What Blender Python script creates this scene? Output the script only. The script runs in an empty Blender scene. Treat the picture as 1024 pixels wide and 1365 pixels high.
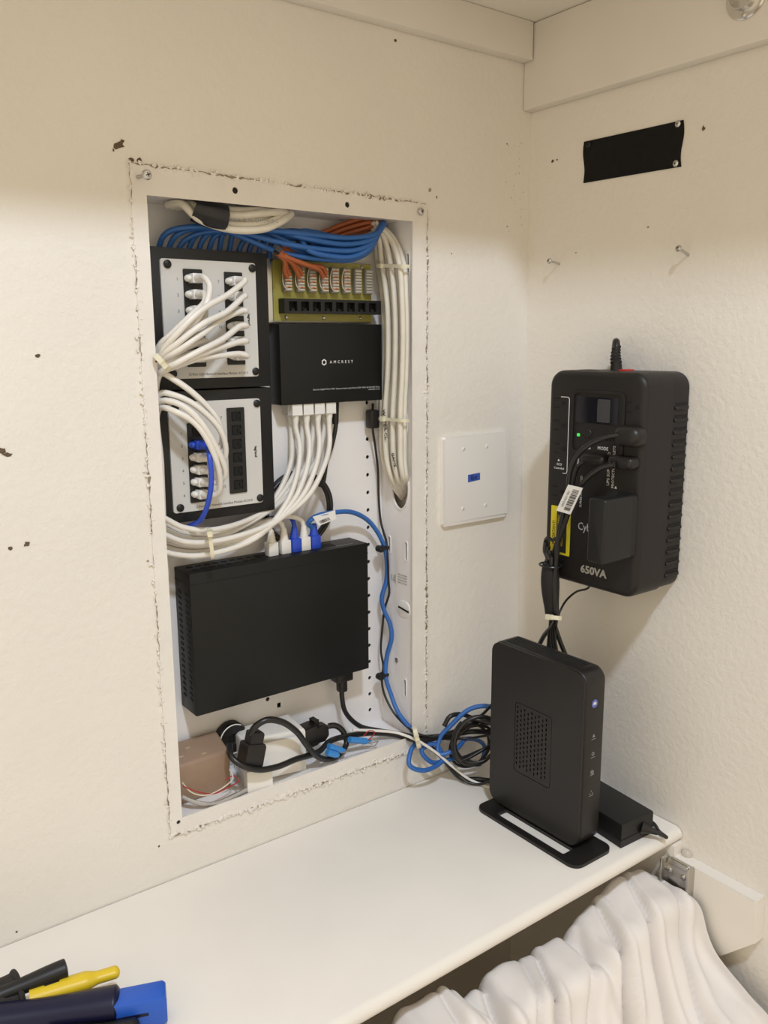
import bpy, bmesh, math, random
from mathutils import Matrix, Vector, noise
random.seed(7)
S = bpy.context.scene
COL = S.collection

# ------------------------------------------------------------------ camera
# world: back wall is the plane y = 0, right wall the plane x = 0, shelf top z = 0 (metres)
CAM = Vector((-0.9359, -0.9015, 0.6371)); YAW, PITCH, ROLL, FPX = 0.6417, -0.1964, -0.0062, 1143.42
FWD = Vector((math.sin(YAW)*math.cos(PITCH), math.cos(YAW)*math.cos(PITCH), math.sin(PITCH)))
_r = Vector((math.cos(YAW), -math.sin(YAW), 0)); _u = _r.cross(FWD)
RGT = _r*math.cos(ROLL) + _u*math.sin(ROLL); UPV = _u*math.cos(ROLL) - _r*math.sin(ROLL)
cd = bpy.data.cameras.new('camera'); cam = bpy.data.objects.new('camera', cd); COL.objects.link(cam)
cd.sensor_fit = 'VERTICAL'; cd.sensor_height = 36.0; cd.lens = FPX/1365*36.0; cd.clip_start = 0.02
M3 = Matrix((RGT, UPV, -FWD)).transposed()
cam.matrix_world = Matrix.Translation(CAM) @ M3.to_4x4()
S.camera = cam

# ------------------------------------------------------------------ light
W = bpy.data.worlds.new('world'); S.world = W; W.use_nodes = True
bg = W.node_tree.nodes['Background']; bg.inputs[0].default_value = (1.0, 0.846, 0.61, 1); bg.inputs[1].default_value = 0.97
S.view_settings.view_transform = 'Standard'; S.view_settings.look = 'None'; S.view_settings.gamma = 1.0
S.view_settings.exposure = 0.0; S.view_settings.use_curve_mapping = False
LAMP = Vector((-0.84, -1.22, 1.88))
def area(name, loc, size, power, col, rot=(0, 0, 0)):
    l = bpy.data.lights.new(name, 'AREA'); l.shape = 'DISK'; l.size = size; l.energy = power; l.color = col
    o = bpy.data.objects.new(name, l); o.location = loc; o.rotation_euler = rot; COL.objects.link(o); return o
area('ceiling_lamp_light', LAMP, 0.17, 27, (0.757, 0.859, 1.0))

# ------------------------------------------------------------------ helpers
def P(px, py, y=None, x=None, z=None):
    """photo pixel (1024x1365) -> point on one plane of the place"""
    d = FWD + RGT*((px-512)/FPX) - UPV*((py-682.5)/FPX)
    a, v = (1, y) if y is not None else ((0, x) if x is not None else (2, z))
    return CAM + d*((v-CAM[a])/d[a])

def srgb(r, g, b):
    f = lambda c: (c/255/12.92 if c/255 <= .04045 else ((c/255+.055)/1.055)**2.4)
    return (f(r), f(g), f(b))
MATS = {}
def mat(name, c, rough=.5, metal=0, bump=None, var=0.0, vscale=30, spec=.5, alpha=1, trans=0, emit=None, coat=0):
    if name in MATS: return MATS[name]
    m = bpy.data.materials.new(name); m.use_nodes = True; nt = m.node_tree; b = nt.nodes['Principled BSDF']
    b.inputs['Base Color'].default_value = (*c, 1); b.inputs['Roughness'].default_value = rough
    b.inputs['Metallic'].default_value = metal; b.inputs['Specular IOR Level'].default_value = spec
    if trans: b.inputs['Transmission Weight'].default_value = trans
    if alpha < 1: b.inputs['Alpha'].default_value = alpha
    if coat: b.inputs['Coat Weight'].default_value = coat
    if emit: b.inputs['Emission Color'].default_value = (*emit[0], 1); b.inputs['Emission Strength'].default_value = emit[1]
    tc = nt.nodes.new('ShaderNodeTexCoord')
    if var:
        n = nt.nodes.new('ShaderNodeTexNoise'); n.inputs['Scale'].default_value = vscale; n.inputs['Detail'].default_value = 5
        nt.links.new(tc.outputs['Object'], n.inputs['Vector'])
        r = nt.nodes.new('ShaderNodeValToRGB'); r.color_ramp.elements[0].position = .3; r.color_ramp.elements[1].position = .7
        r.color_ramp.elements[0].color = (*[x*(1-var) for x in c], 1); r.color_ramp.elements[1].color = (*[min(1, x*(1+var*.5)) for x in c], 1)
        nt.links.new(n.outputs['Fac'], r.inputs['Fac']); nt.links.new(r.outputs['Color'], b.inputs['Base Color'])
    if bump:
        prev = None
        for (sc, st, dist, det) in bump:
            n = nt.nodes.new('ShaderNodeTexNoise'); n.inputs['Scale'].default_value = sc; n.inputs['Detail'].default_value = det
            nt.links.new(tc.outputs['Object'], n.inputs['Vector'])
            bp = nt.nodes.new('ShaderNodeBump'); bp.inputs['Strength'].default_value = st; bp.inputs['Distance'].default_value = dist
            nt.links.new(n.outputs['Fac'], bp.inputs['Height'])
            if prev: nt.links.new(prev.outputs['Normal'], bp.inputs['Normal'])
            prev = bp
        nt.links.new(prev.outputs['Normal'], b.inputs['Normal'])
    MATS[name] = m; return m

WALLC = (0.79, 0.755, 0.70)
wall_m = mat('wall_paint', WALLC, .62, bump=[(130, .30, .0028, 3), (420, .18, .001, 2)], var=.03, vscale=6, spec=.3)
trim_m = mat('trim_paint', (0.79, 0.755, 0.70), .5, bump=[(60, .08, .002, 3)], var=.03, vscale=9, spec=.35)
shelf_m = mat('shelf_paint', (0.80, 0.765, 0.71), .42, bump=[(45, .07, .002, 2), (300, .06, .0008, 2)], var=.025, vscale=14, spec=.4)
flange_m = mat('flange_paint', (0.79, 0.755, 0.71), .5, bump=[(110, .3, .002, 3)], var=.04, vscale=25, spec=.35)
encl_m = mat('enclosure_powder_coat', (0.85, 0.83, 0.83), .38, spec=.5)
black_m = mat('black_plastic', (0.010, 0.010, 0.0105), .45, spec=.4, bump=[(900, .12, .0004, 2)])
satin_m = mat('satin_black_plastic', (0.014, 0.0125, 0.012), .40, spec=.42, bump=[(1400, .15, .0003, 2)])
ups_m = mat('ups_black_plastic', (0.013, 0.011, 0.0105), .46, spec=.38, bump=[(1300, .2, .0003, 2)])
blackmetal_m = mat('black_metal', (0.0075, 0.008, 0.008), .45, bump=[(1100, .15, .0003, 2)], spec=.32)
dark_m = mat('dark_recess', (0.004, 0.004, 0.004), .8)
hole_m = mat('dark_hole', (0.02, 0.016, 0.014), .9)
gloss_m = mat('gloss_black', (0.006, 0.006, 0.008), .12)
plate_m = mat('grey_white_panel', (0.62, 0.61, 0.59), .5, var=.02)
white_pl = mat('white_plastic', (0.80, 0.78, 0.74), .35)
wplate_m = mat('wall_plate_white', (0.80, 0.775, 0.74), .35)
wcable_m = mat('white_cable_jacket', (0.76, 0.73, 0.68), .42, var=.05, vscale=60)
ycable_m = mat('cream_cable_jacket', (0.74, 0.70, 0.61), .45, var=.08, vscale=40)
clear_m = mat('clear_plug', (0.78, 0.77, 0.75), .2)
blue_m = mat('blue_cable_jacket', (0.03, 0.135, 0.44), .4, var=.08, vscale=50)
bluep_m = mat('blue_patch_jacket', (0.02, 0.07, 0.52), .38)
navy_m = mat('navy_plastic', (0.006, 0.007, 0.032), .4, spec=.35)
bluetool_m = mat('blue_plastic', (0.018, 0.10, 0.52), .4)
orange_m = mat('orange_cable_jacket', (0.43, 0.12, 0.04), .45, var=.1, vscale=50)
bcable_m = mat('black_cable_jacket', (0.013, 0.012, 0.012), .34)
chrome_m = mat('chrome', (0.72, 0.70, 0.67), .22, metal=1)
zinc_m = mat('zinc_steel', (0.58, 0.57, 0.55), .3, metal=1)
nickel_m = mat('brushed_nickel', (0.55, 0.53, 0.50), .3, metal=1, bump=[(200, .1, .001, 2)])
pcb_m = mat('pcb_olive', (0.36, 0.33, 0.075), .4, var=.08, vscale=40)
alu_m = mat('bracket_aluminium', (0.62, 0.61, 0.58), .35, metal=.8)
tie_m = mat('natural_zip_tie', (0.72, 0.68, 0.52), .35)
white_ink = mat('white_ink', (0.75, 0.75, 0.74), .5)
grey_ink = mat('grey_ink', (0.30, 0.30, 0.30), .5)
black_ink = mat('black_ink', (0.015, 0.015, 0.015), .5)
crack_m = mat('torn_drywall', (0.27, 0.21, 0.15), .9, var=.4, vscale=200)
dirt_m = mat('dirt_brown', (0.13, 0.09, 0.055), .9, var=.4, vscale=300)
cloth_m = mat('white_cotton', (0.78, 0.74, 0.71), .85, bump=[(1500, .12, .0005, 2), (40, .12, .003, 3)], var=.02, spec=.2)
tan_m = mat('tan_plastic', (0.33, 0.225, 0.155), .5, var=.05, vscale=80)
yellow_m = mat('yellow_plastic', (0.72, 0.52, 0.02), .4)
ystick_m = mat('yellow_sticker', (0.70, 0.60, 0.02), .45)
label_m = mat('white_label', (0.80, 0.79, 0.77), .5)
tape_m = mat('blue_tape', (0.04, 0.10, 0.42), .6)
patch_m = mat('black_fabric_patch', (0.008, 0.008, 0.008), .75, bump=[(600, .3, .0008, 2)], spec=.2)
red_m = mat('red_plastic', (0.45, 0.02, 0.02), .4)
redw_m = mat('red_wire', (0.40, 0.03, 0.03), .4)
grey_m = mat('grey_cable_jacket', (0.42, 0.40, 0.37), .45)
green_led = mat('green_led', (0.05, 0.5, 0.08), .3, emit=((0.1, 1.0, 0.15), .45))
idc_m = mat('clear_punchdown_block', (0.26, 0.25, 0.22), .25)
lcd_m = mat('lcd_screen', (0.010, 0.010, 0.014), .08)
lcdb_m = mat('lcd_grey', (0.06, 0.06, 0.062), .15)
emblem_m = mat('emblem_blue', (0.10, 0.13, 0.42), .3)
floor_m = mat('floor_carpet', (0.30, 0.24, 0.18), .95, bump=[(300, .6, .005, 3)], var=.15, vscale=200)
jack_m = mat('jack_black', (0.008, 0.008, 0.008), .5)

FB = lambda x, y, z: Matrix(((1, 0, 0, x), (0, 0, -1, y), (0, 1, 0, z), (0, 0, 0, 1)))     # u right, v up, w towards the room (-y)
FR = lambda x, y, z: Matrix(((0, 0, -1, x), (-1, 0, 0, y), (0, 1, 0, z), (0, 0, 0, 1)))    # on the right wall: u = -y, v up, w = -x
FT = lambda x, y, z: Matrix.Translation((x, y, z))
ID = Matrix.Identity(4)

def box(bm, M, lo, hi, bev=0, seg=2):
    r = bmesh.ops.create_cube(bm, size=1.0)['verts']
    lo, hi = Vector(lo), Vector(hi); c = (lo+hi)/2; s = hi-lo
    for v in r: v.co = M @ Vector((c.x+v.co.x*s.x, c.y+v.co.y*s.y, c.z+v.co.z*s.z))
    if bev:
        es = list({e for v in r for e in v.link_edges})
        bmesh.ops.bevel(bm, geom=es, offset=bev, segments=seg, profile=.5, affect='EDGES')
def prism(bm, M, pts, w0, w1, bev=0, seg=2, both=False):
    b = [bm.verts.new(M @ Vector((u, v, w0))) for u, v in pts]; t = [bm.verts.new(M @ Vector((u, v, w1))) for u, v in pts]
    n = len(pts); fs = []
    fs.append(bm.faces.new(t)); fb = bm.faces.new(b[::-1])
    for i in range(n): bm.faces.new((b[i], b[(i+1) % n], t[(i+1) % n], t[i]))
    if bev:
        es = list(fs[0].edges) + (list(fb.edges) if both else [])
        bmesh.ops.bevel(bm, geom=es, offset=bev, segments=seg, profile=.5, affect='EDGES')
def rrect(u0, u1, v0, v1, r, n=5):
    o = []
    for cx, cy, a0 in ((u1-r, v1-r, 0), (u0+r, v1-r, 90), (u0+r, v0+r, 180), (u1-r, v0+r, 270)):
        for k in range(n+1):
            a = math.radians(a0+90*k/n); o.append((cx+r*math.cos(a), cy+r*math.sin(a)))
    return o
def softbox(bm, M, u0, u1, v0, v1, r, w0, w1, b, n=8, k=5, back=False):
    prof = ([(b*(1-math.sin(math.pi/2*j/k)), w0+b*(1-math.cos(math.pi/2*j/k))) for j in range(k)] if back else [(0, w0)])
    prof = [(b-b*math.sin(math.pi/2*j/k), w0+b-b*math.cos(math.pi/2*j/k)) for j in range(k+1)] if back else [(0, w0)]
    prof += [(b-b*math.cos(math.pi/2*j/k), w1-b+b*math.sin(math.pi/2*j/k)) for j in range(k+1)]
    rings = [[bm.verts.new(M @ Vector((u, v, w))) for u, v in rrect(u0+i, u1-i, v0+i, v1-i, r-i, n)] for i, w in prof]
    for a, c in zip(rings, rings[1:]):
        for j in range(len(a)): bm.faces.new((a[j], a[(j+1) % len(a)], c[(j+1) % len(a)], c[j]))
    bm.faces.new(rings[0][::-1]); bm.faces.new(rings[-1])
def circ(u, v, r, n=14, ry=None):
    return [(u+r*math.cos(2*math.pi*k/n), v+(ry or r)*math.sin(2*math.pi*k/n)) for k in range(n)]
def from_curve(bm, M, cu):
    o = bpy.data.objects.new('tmp', cu); COL.objects.link(o)
    dg = bpy.context.evaluated_depsgraph_get(); me = bpy.data.meshes.new_from_object(o.evaluated_get(dg))
    me.transform(M); bm.from_mesh(me)
    bpy.data.objects.remove(o); bpy.data.curves.remove(cu); bpy.data.meshes.remove(me)
def plate(bm, M, outer, holes, w0, w1):
    cu = bpy.data.curves.new('tmp', 'CURVE'); cu.dimensions = '2D'; cu.fill_mode = 'BOTH'; cu.extrude = (w1-w0)/2
    for pts in [outer]+holes:
        s = cu.splines.new('POLY'); s.points.add(len(pts)-1); s.use_cyclic_u = True
        for i, (u, v) in enumerate(pts): s.points[i].co = (u, v, 0, 1)
    from_curve(bm, M @ Matrix.Translation((0, 0, (w0+w1)/2)), cu)
def text(bm, M, s, u, v, w, size, rot=0, align='CENTER', thick=.00012, sx=1.0, spacing=1.0, bold=0):
    cu = bpy.data.curves.new('tmp', 'FONT'); cu.body = s; cu.size = size; cu.align_x = align; cu.align_y = 'CENTER'
    cu.extrude = thick; cu.offset = bold; cu.space_character = spacing; cu.resolution_u = 2
    from_curve(bm, M @ Matrix.Translation((u, v, w)) @ Matrix.Rotation(math.radians(rot), 4, 'Z') @ Matrix.Diagonal((sx, 1, 1, 1)), cu)
def cyl(bm, M, u, v, w0, w1, r, n=16, r2=None, bev=0):
    r2 = r if r2 is None else r2
    b = [bm.verts.new(M @ Vector((u+r*math.cos(2*math.pi*k/n), v+r*math.sin(2*math.pi*k/n), w0))) for k in range(n)]
    t = [bm.verts.new(M @ Vector((u+r2*math.cos(2*math.pi*k/n), v+r2*math.sin(2*math.pi*k/n), w1))) for k in range(n)]
    ft = bm.faces.new(t); bm.faces.new(b[::-1])
    for i in range(n): bm.faces.new((b[i], b[(i+1) % n], t[(i+1) % n], t[i]))
    if bev: bmesh.ops.bevel(bm, geom=list(ft.edges), offset=bev, segments=2, profile=.5, affect='EDGES')
def lathe(bm, M, prof, n=20):
    """profile of (radius, w); axis is local w"""
    rings = []
    for r, w in prof:
        rings.append([bm.verts.new(M @ Vector((r*math.cos(2*math.pi*k/n), r*math.sin(2*math.pi*k/n), w))) for k in range(n)] if r > 1e-6 else [bm.verts.new(M @ Vector((0, 0, w)))])
    for a, b in zip(rings, rings[1:]):
        for i in range(n):
            j = (i+1) % n
            if len(a) == 1 and len(b) == 1: continue
            if len(a) == 1: bm.faces.new((a[0], b[j], b[i]))
            elif len(b) == 1: bm.faces.new((a[i], a[j], b[0]))
            else: bm.faces.new((a[i], a[j], b[j], b[i]))
def smooth_path(pts, step=.004):
    pts = [Vector(p) for p in pts]; out = []
    if len(pts) < 3: return pts
    ext = [pts[0]*2-pts[1]] + pts + [pts[-1]*2-pts[-2]]
    for i in range(1, len(ext)-2):
        p0, p1, p2, p3 = ext[i-1:i+3]
        n = max(2, int((p2-p1).length/step))
        # centripetal-like tangents
        d1 = max(1e-5, (p1-p0).length**.5); d2 = max(1e-5, (p2-p1).length**.5); d3 = max(1e-5, (p3-p2).length**.5)
        m1 = (p1-p0)/d1-(p2-p0)/(d1+d2)+(p2-p1)/d2; m2 = (p2-p1)/d2-(p3-p1)/(d2+d3)+(p3-p2)/d3
        m1 *= d2; m2 *= d2
        for k in range(n):
            t = k/n
            out.append(p1*(2*t**3-3*t*t+1)+m1*(t**3-2*t*t+t)+p2*(-2*t**3+3*t*t)+m2*(t**3-t*t))
    out.append(pts[-1]); return out
def tube(bm, pts, r, n=8, step=.004, raw=False, rads=None):
    path = pts if raw else smooth_path(pts, step)
    prev = None; rings = []; nn = None
    for i, p in enumerate(path):
        t = (path[min(i+1, len(path)-1)]-path[max(i-1, 0)])
        if t.length < 1e-9: t = Vector((0, 0, 1))
        t.normalize()
        if nn is None: nn = t.orthogonal().normalized()
        else:
            nn = nn - t*nn.dot(t)
            nn = nn.normalized() if nn.length > 1e-6 else t.orthogonal().normalized()
        bb = t.cross(nn); rr = rads[i] if rads else r
        rings.append([bm.verts.new(p+(nn*math.cos(2*math.pi*k/n)+bb*math.sin(2*math.pi*k/n))*rr) for k in range(n)])
    for a, b in zip(rings, rings[1:]):
        for k in range(n): bm.faces.new((a[k], a[(k+1) % n], b[(k+1) % n], b[k]))
    bm.faces.new(rings[0][::-1]); bm.faces.new(rings[-1])
    return path
def fin(bm, name, m, parent=None, label=None, cat=None, group=None, kind=None, ang=38, extra=None):
    me = bpy.data.meshes.new(name)
    bmesh.ops.recalc_face_normals(bm, faces=bm.faces)
    bm.to_mesh(me); bm.free()
    for f in me.polygons: f.use_smooth = True
    me.set_sharp_from_angle(angle=math.radians(ang))
    me.materials.append(m)
    o = bpy.data.objects.new(name, me); COL.objects.link(o)
    if parent:
        o.parent = parent
        off = Vector((0, 0, 0)); q = parent
        while q: off += q.location; q = q.parent
        me.transform(Matrix.Translation(-off))
    else:
        xs = [v.co for v in me.vertices]
        c = Vector(((min(v.x for v in xs)+max(v.x for v in xs))/2, (min(v.y for v in xs)+max(v.y for v in xs))/2, min(v.z for v in xs)))
        me.transform(Matrix.Translation(-c)); o.location = c
    tag(o, label, cat, group, kind); return o
def tag(o, label=None, cat=None, group=None, kind=None):
    if label: o['label'] = label
    if cat: o['category'] = cat
    if group: o['group'] = group
    if kind: o['kind'] = kind
def thing(name, loc, label, cat, group=None):
    o = bpy.data.objects.new(name, None); COL.objects.link(o); o.location = loc; o.empty_display_size = .02
    tag(o, label, cat, group); return o
def B(): return bmesh.new()
def part(name, m, parent, fn, **k):
    bm = B(); fn(bm); return fin(bm, name, m, parent, **k)

# ------------------------------------------------------------------ the setting
XL, XR, ZT, ZB = -.5694, -.2147, .7879, .0769           # visible opening of the enclosure
IXL, IXR, IZT, IZB, DEP = -.573, -.2105, .792, .0735, .075   # inside faces of its box
bm = B(); plate(bm, FB(0, 0, 0), [(-1.9, -.8), (.12, -.8), (.12, 1.93), (-1.9, 1.93)], [[(IXL-.004, IZB-.003), (IXR+.019, IZB-.003), (IXR+.019, IZT+.003), (IXL-.004, IZT+.003)]], -.1, 0)
wall_back = fin(bm, 'wall_back', wall_m, kind='structure', label='white textured closet wall with a recessed wiring enclosure')
bm = B(); box(bm, ID, (-.7, .1, -.05), (-.1, .115, .95)); fin(bm, 'cavity_light_block', wall_m, kind='structure')  # unseen slab added to keep world light from shining through the enclosure openings
bm = B(); box(bm, ID, (0, -2.2, -.8), (.12, 0, 1.93)); wall_right = fin(bm, 'wall_right', wall_m, kind='structure', label='white textured side wall of the closet')
bm = B(); box(bm, ID, (-1.9, -2.2, -.85), (.12, .1, -.8)); fin(bm, 'floor', floor_m, kind='structure')
bm = B(); box(bm, ID, (-1.9, -2.2, 1.93), (.12, .1, 1.98)); fin(bm, 'ceiling', wall_m, kind='structure')
# upper shelf with its cleats
bm = B(); prism(bm, FT(0, 0, 0), [(-1.7, -.0005), (-1.7, -.322), (-.245, -.322), (-.245, -1.25), (-.0005, -1.25), (-.0005, -.0005)], 1.0562, 1.075)
fin(bm, 'upper_shelf', trim_m, label='white painted L-shaped closet shelf overhead, seen from underneath', cat='shelf')
bm = B(); box(bm, ID, (-1.7, -.019, 1.008), (-.0205, -.0002, 1.056), .0015); fin(bm, 'trim_1', trim_m, kind='structure')
bm = B(); box(bm, ID, (-.019, -1.25, .948), (-.0002, -.0002, 1.056), .003); fin(bm, 'trim_2', trim_m, kind='structure')
# lower shelf: bullnosed front edge
bm = B(); prof = [(0, -.018), (0, 0), (.298, 0), (.3035, -.0022), (.3068, -.007), (.3068, -.0125), (.304, -.0165), (.2995, -.018)]
Mx = Matrix(((0, 0, 1, 0), (-1, 0, 0, -.0016), (0, 1, 0, 0), (0, 0, 0, 1)))
prism(bm, Mx, prof, -1.7, -.0012)
fin(bm, 'closet_shelf', shelf_m, label='white painted shelf board under the wiring enclosure, with a rounded front edge', cat='shelf')
bm = B(); box(bm, ID, (-1.7, -.019, -.086), (-.0205, -.0002, -.0185), .0015); fin(bm, 'trim_3', trim_m, kind='structure')
bm = B()    # lower cleat on the right wall, front corner clipped
cl = [(0.0, -.0185), (.31, -.0185), (.31, -.0335), (.4262, -.0335), (.4285, -.0905), (.386, -.1345), (0, -.1345)]
prism(bm, FR(-.0002, 0, 0), cl, 0, .0195, .0015); fin(bm, 'trim_4', trim_m, kind='structure')

# torn paint along the flange edge and scuffs on the wall (parts of the wall)
def ribbon(bm, M, pts, wmin, wmax, h, seed, gap=.0):
    rnd = random.Random(seed); path = []
    for a, b in zip(pts, pts[1:]):
        n = max(2, int(math.hypot(b[0]-a[0], b[1]-a[1])/.0035))
        for k in range(n): path.append((a[0]+(b[0]-a[0])*k/n, a[1]+(b[1]-a[1])*k/n))
    prev = None
    for i, (u, v) in enumerate(path):
        j = min(i+1, len(path)-1); k = max(0, i-1); d = (path[j][0]-path[k][0], path[j][1]-path[k][1]); L = math.hypot(*d) or 1
        nx, ny = -d[1]/L, d[0]/L
        off = noise.noise(Vector((u*70, v*70, seed)))*.0016+rnd.uniform(-.0006, .0006); w = (wmin+(wmax-wmin)*rnd.random()**2*max(0, .5+1.2*noise.noise(Vector((u*18, v*18, seed+5)))))
        q = [bm.verts.new(M @ Vector((u+nx*(off+s*w/2), v+ny*(off+s*w/2), h))) for s in (-1, 1)]
        if prev and noise.noise(Vector((u*25, v*25, seed+9))) > gap: bm.faces.new((prev[0], q[0], q[1], prev[1]))
        prev = q
FL = [(-.5855, .0575), (-.5862, .818), (-.1905, .8105), (-.1898, .055)]      # outer corners of the flange
Mw = FB(0, 0, 0)
bm = B()
ribbon(bm, Mw, [FL[1], FL[2]], .0004, .0060, .0023, 1, -.30)
ribbon(bm, Mw, [FL[2], FL[3]], .0003, .0050, .0023, 2, -.30)
ribbon(bm, Mw, [FL[1], FL[0]], .0002, .0030, .0023, 3, .02)
ribbon(bm, Mw, [FL[0], FL[3]], .0003, .0065, .0023, 4, -.25)
fin(bm, 'torn_paint', crack_m, wall_back, kind='stuff')
rnd = random.Random(3); bm = B()       # curled flakes of paint beside the crack
def flakes(a, b, n, spread, smin, smax):
    for k in range(n):
        t = rnd.random(); u = a[0]+(b[0]-a[0])*t+rnd.gauss(0, spread); v = a[1]+(b[1]-a[1])*t+rnd.gauss(0, spread); s = rnd.uniform(smin, smax)
        A = Matrix.Translation((u, v, .0016)) @ Matrix.Rotation(rnd.uniform(0, 6.3), 4, 'Z') @ Matrix.Rotation(rnd.uniform(-.5, .5), 4, 'X')
        prism(bm, Mw @ A, [(-s, -s*.5), (s*.6, -s*.7), (s, s*.3), (-s*.3, s*.6)], -.0005, .0008, .0003, 1)
flakes(FL[1], FL[2], 170, .0016, .0008, .0030); flakes(FL[2], FL[3], 320, .0017, .0006, .0026)
flakes(FL[1], FL[0], 190, .0017, .0006, .0024); flakes(FL[0], FL[3], 260, .0022, .001, .0036)
fin(bm, 'paint_flakes', flange_m, wall_back, kind='stuff')
def spot(M, parent, u, v, r, seed, name='scuff_mark', m=None, sx=1.0, rot=0):
    rnd = random.Random(seed); bm = B(); n = 11
    A = Matrix.Translation((u, v, 0)) @ Matrix.Rotation(rot, 4, 'Z')
    pts = []
    for k in range(n):
        a = 2*math.pi*k/n; q = r*rnd.uniform(.55, 1.1); pts.append((q*math.cos(a)*sx, q*math.sin(a)))
    prism(bm, M @ A, pts, -.0004, .0006, .0002, 1)
    return fin(bm, name, m or dirt_m, parent)
def wb(px, py, r, seed, **k): q = P(px, py, y=0); spot(Mw, wall_back, q.x, q.z, r, seed, **k)
MR = FR(0, 0, 0)
def wr(px, py, r, seed, **k): q = P(px, py, x=0); spot(MR, wall_right, -q.y, q.z, r, seed, **k)
wb(158, 194, .0042, 1, sx=1.6, rot=.3); wb(163, 188, .002, 2); wb(151, 200, .0018, 3, sx=.6); wb(186, 213, .0032, 4); wb(175, 213, .002, 5, sx=1.6)
wb(50, 474, .0022, 6, sx=1.3); wb(2, 601, .004, 7, sx=1.5, rot=-.4); wb(10, 606, .0025, 8, sx=2, rot=-.2); wb(36, 725, .003, 9, sx=1.3, rot=.4); wb(14, 731, .0025, 10)
wb(527, 54, .0018, 11, sx=1.5); wb(573, 253, .003, 12, m=mat('chipped_grey', (.33, .28, .22), .9)); wb(582, 263, .002, 13, sx=.6, rot=.3); wb(602, 338, .0009, 14)
wb(676, 302, .0009, 15); wb(212, 1128, .0016, 16); wb(676, 192, .0011, 17); wb(22, 1242, .0014, 18); wb(197, 748, .0016, 19, m=mat('chipped_grey', (.33, .28, .22), .9))
for k in range(26):
    wb(random.gauss(690, 6), random.uniform(185, 335), random.uniform(.0003, .0008), 40+k, m=mat('faint_smudge', (.40, .34, .26), .9))
for k in range(16):
    t = random.random(); wb(180+60*t**1.2+random.uniform(-3, 2), 330+720*t, random.uniform(.0005, .0013), 90+k, sx=.8, m=mat('chipped_grey', (.33, .28, .22), .9))
wr(737, 215, .0022, 20); wr(743, 213, .0014, 21); wr(938, 171, .003, 22, sx=.8); wr(864, 303, .0016, 23, m=mat('faint_smudge', (.40, .34, .26), .9)); wr(768, 337, .0008, 24)
wr(914, 606, .0016, 25, m=mat('chipped_grey', (.33, .28, .22), .9))

# ------------------------------------------------------------------ ceiling lamp (out of frame, the room's light)
lp = thing('ceiling_lamp', (LAMP.x, LAMP.y, 1.895), 'round flush ceiling lamp of the closet', 'lamp')
bm = B(); lathe(bm, FT(LAMP.x, LAMP.y, 1.895), [(0, .034), (.15, .034), (.15, .02), (0, .02)], 28); fin(bm, 'base', zinc_m, lp)
bm = B(); lathe(bm, FT(LAMP.x, LAMP.y, 1.895), [(0, .020), (.14, .020), (.14, .004), (.12, 0), (0, -.004)], 28); fin(bm, 'diffuser', mat('lamp_diffuser', (.8, .8, .78), .4, emit=((1, .95, .9), 3)), lp)

# ------------------------------------------------------------------ wiring enclosure
en = thing('wiring_enclosure', ((XL+XR)/2, .04, ZB), 'white recessed metal wiring enclosure set into the back wall, without its cover', 'enclosure')
holes = []
zs = [P(491, 547.6+22.75*k, y=DEP).z for k in range(18)]; hx = P(491, 700, y=DEP).x
z0 = .546
for k in range(29): holes.append(circ(hx, .7785-.0254*k+.0035, .0028, 10))
for k in range(29): holes.append(circ(-.5535, .7785-.0254*k+.0035, .0028, 10))
q = P(357, 932, y=DEP); holes.append(circ(q.x, q.z, .0030, 10)); q = P(372, 940, y=DEP); holes.append([(q.x-.003, q.z-.0035), (q.x+.003, q.z-.0035), (q.x+.003, q.z+.0035), (q.x-.003, q.z+.0035)])
bm = B(); plate(bm, FB(0, DEP, 0), [(IXL, IZB), (IXR, IZB), (IXR, IZT), (IXL, IZT)], holes, -.0015, 0); fin(bm, 'back_panel', encl_m, en)
# side panels: slots cut through; right one also has the oval cable opening
def slot(u, v0, v1, r=.0022): return rrect(u-r, u+r, v0, v1, r*.98, 3)
MS = Matrix(((0, 0, -1, IXR), (-1, 0, 0, 0), (0, 1, 0, 0), (0, 0, 0, 1)))       # u = -y (inside the box u is negative)
sl = []
for py0, py1, px in ((338, 364, 544), (552, 576, 541), (723, 747, 541.5), (906, 928, 540), (715, 736, 519)):
    a = P(px, py0, x=IXR); b = P(px, py1, x=IXR); sl.append((-a.y, b.z, a.z))
oc = P(530.5, 640, x=IXR)
oval = circ(-.031, .437, .0185, 22, .030)
bm = B(); plate(bm, MS, [(-DEP, IZB), (0.0, IZB), (0.0, IZT), (-DEP, IZT)], [slot(*s) for s in sl]+[oval], -.0015, 0); sp = fin(bm, 'side_panel', encl_m, en)
for s in sl:
    bm = B(); plate(bm, MS, slot(s[0], s[1]-.0022, s[2]+.0022, .0042), [slot(*s)], 0, .0008); fin(bm, 'slot_rim', encl_m, sp)
bm = B(); plate(bm, MS, circ(-.031, .437, .0205, 22, .032), [oval], 0, .0012); fin(bm, 'grommet_rim', encl_m, sp)
a = P(538, 811, x=IXR)
bm = B(); prism(bm, MS, rrect(-a.y-.014, -a.y+.016, a.z-.0115, a.z+.0115, .011), 0, .0015, .001); em = fin(bm, 'embossed_tab', encl_m, sp)
bm = B(); box(bm, MS @ Matrix.Translation((-a.y, a.z-.0005, 0)) @ Matrix.Rotation(-.12, 4, 'Z'), (-.010, -.0014, .0014), (.014, .0014, .002)); fin(bm, 'tab_slot', dark_m, em)
bm = B()
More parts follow.
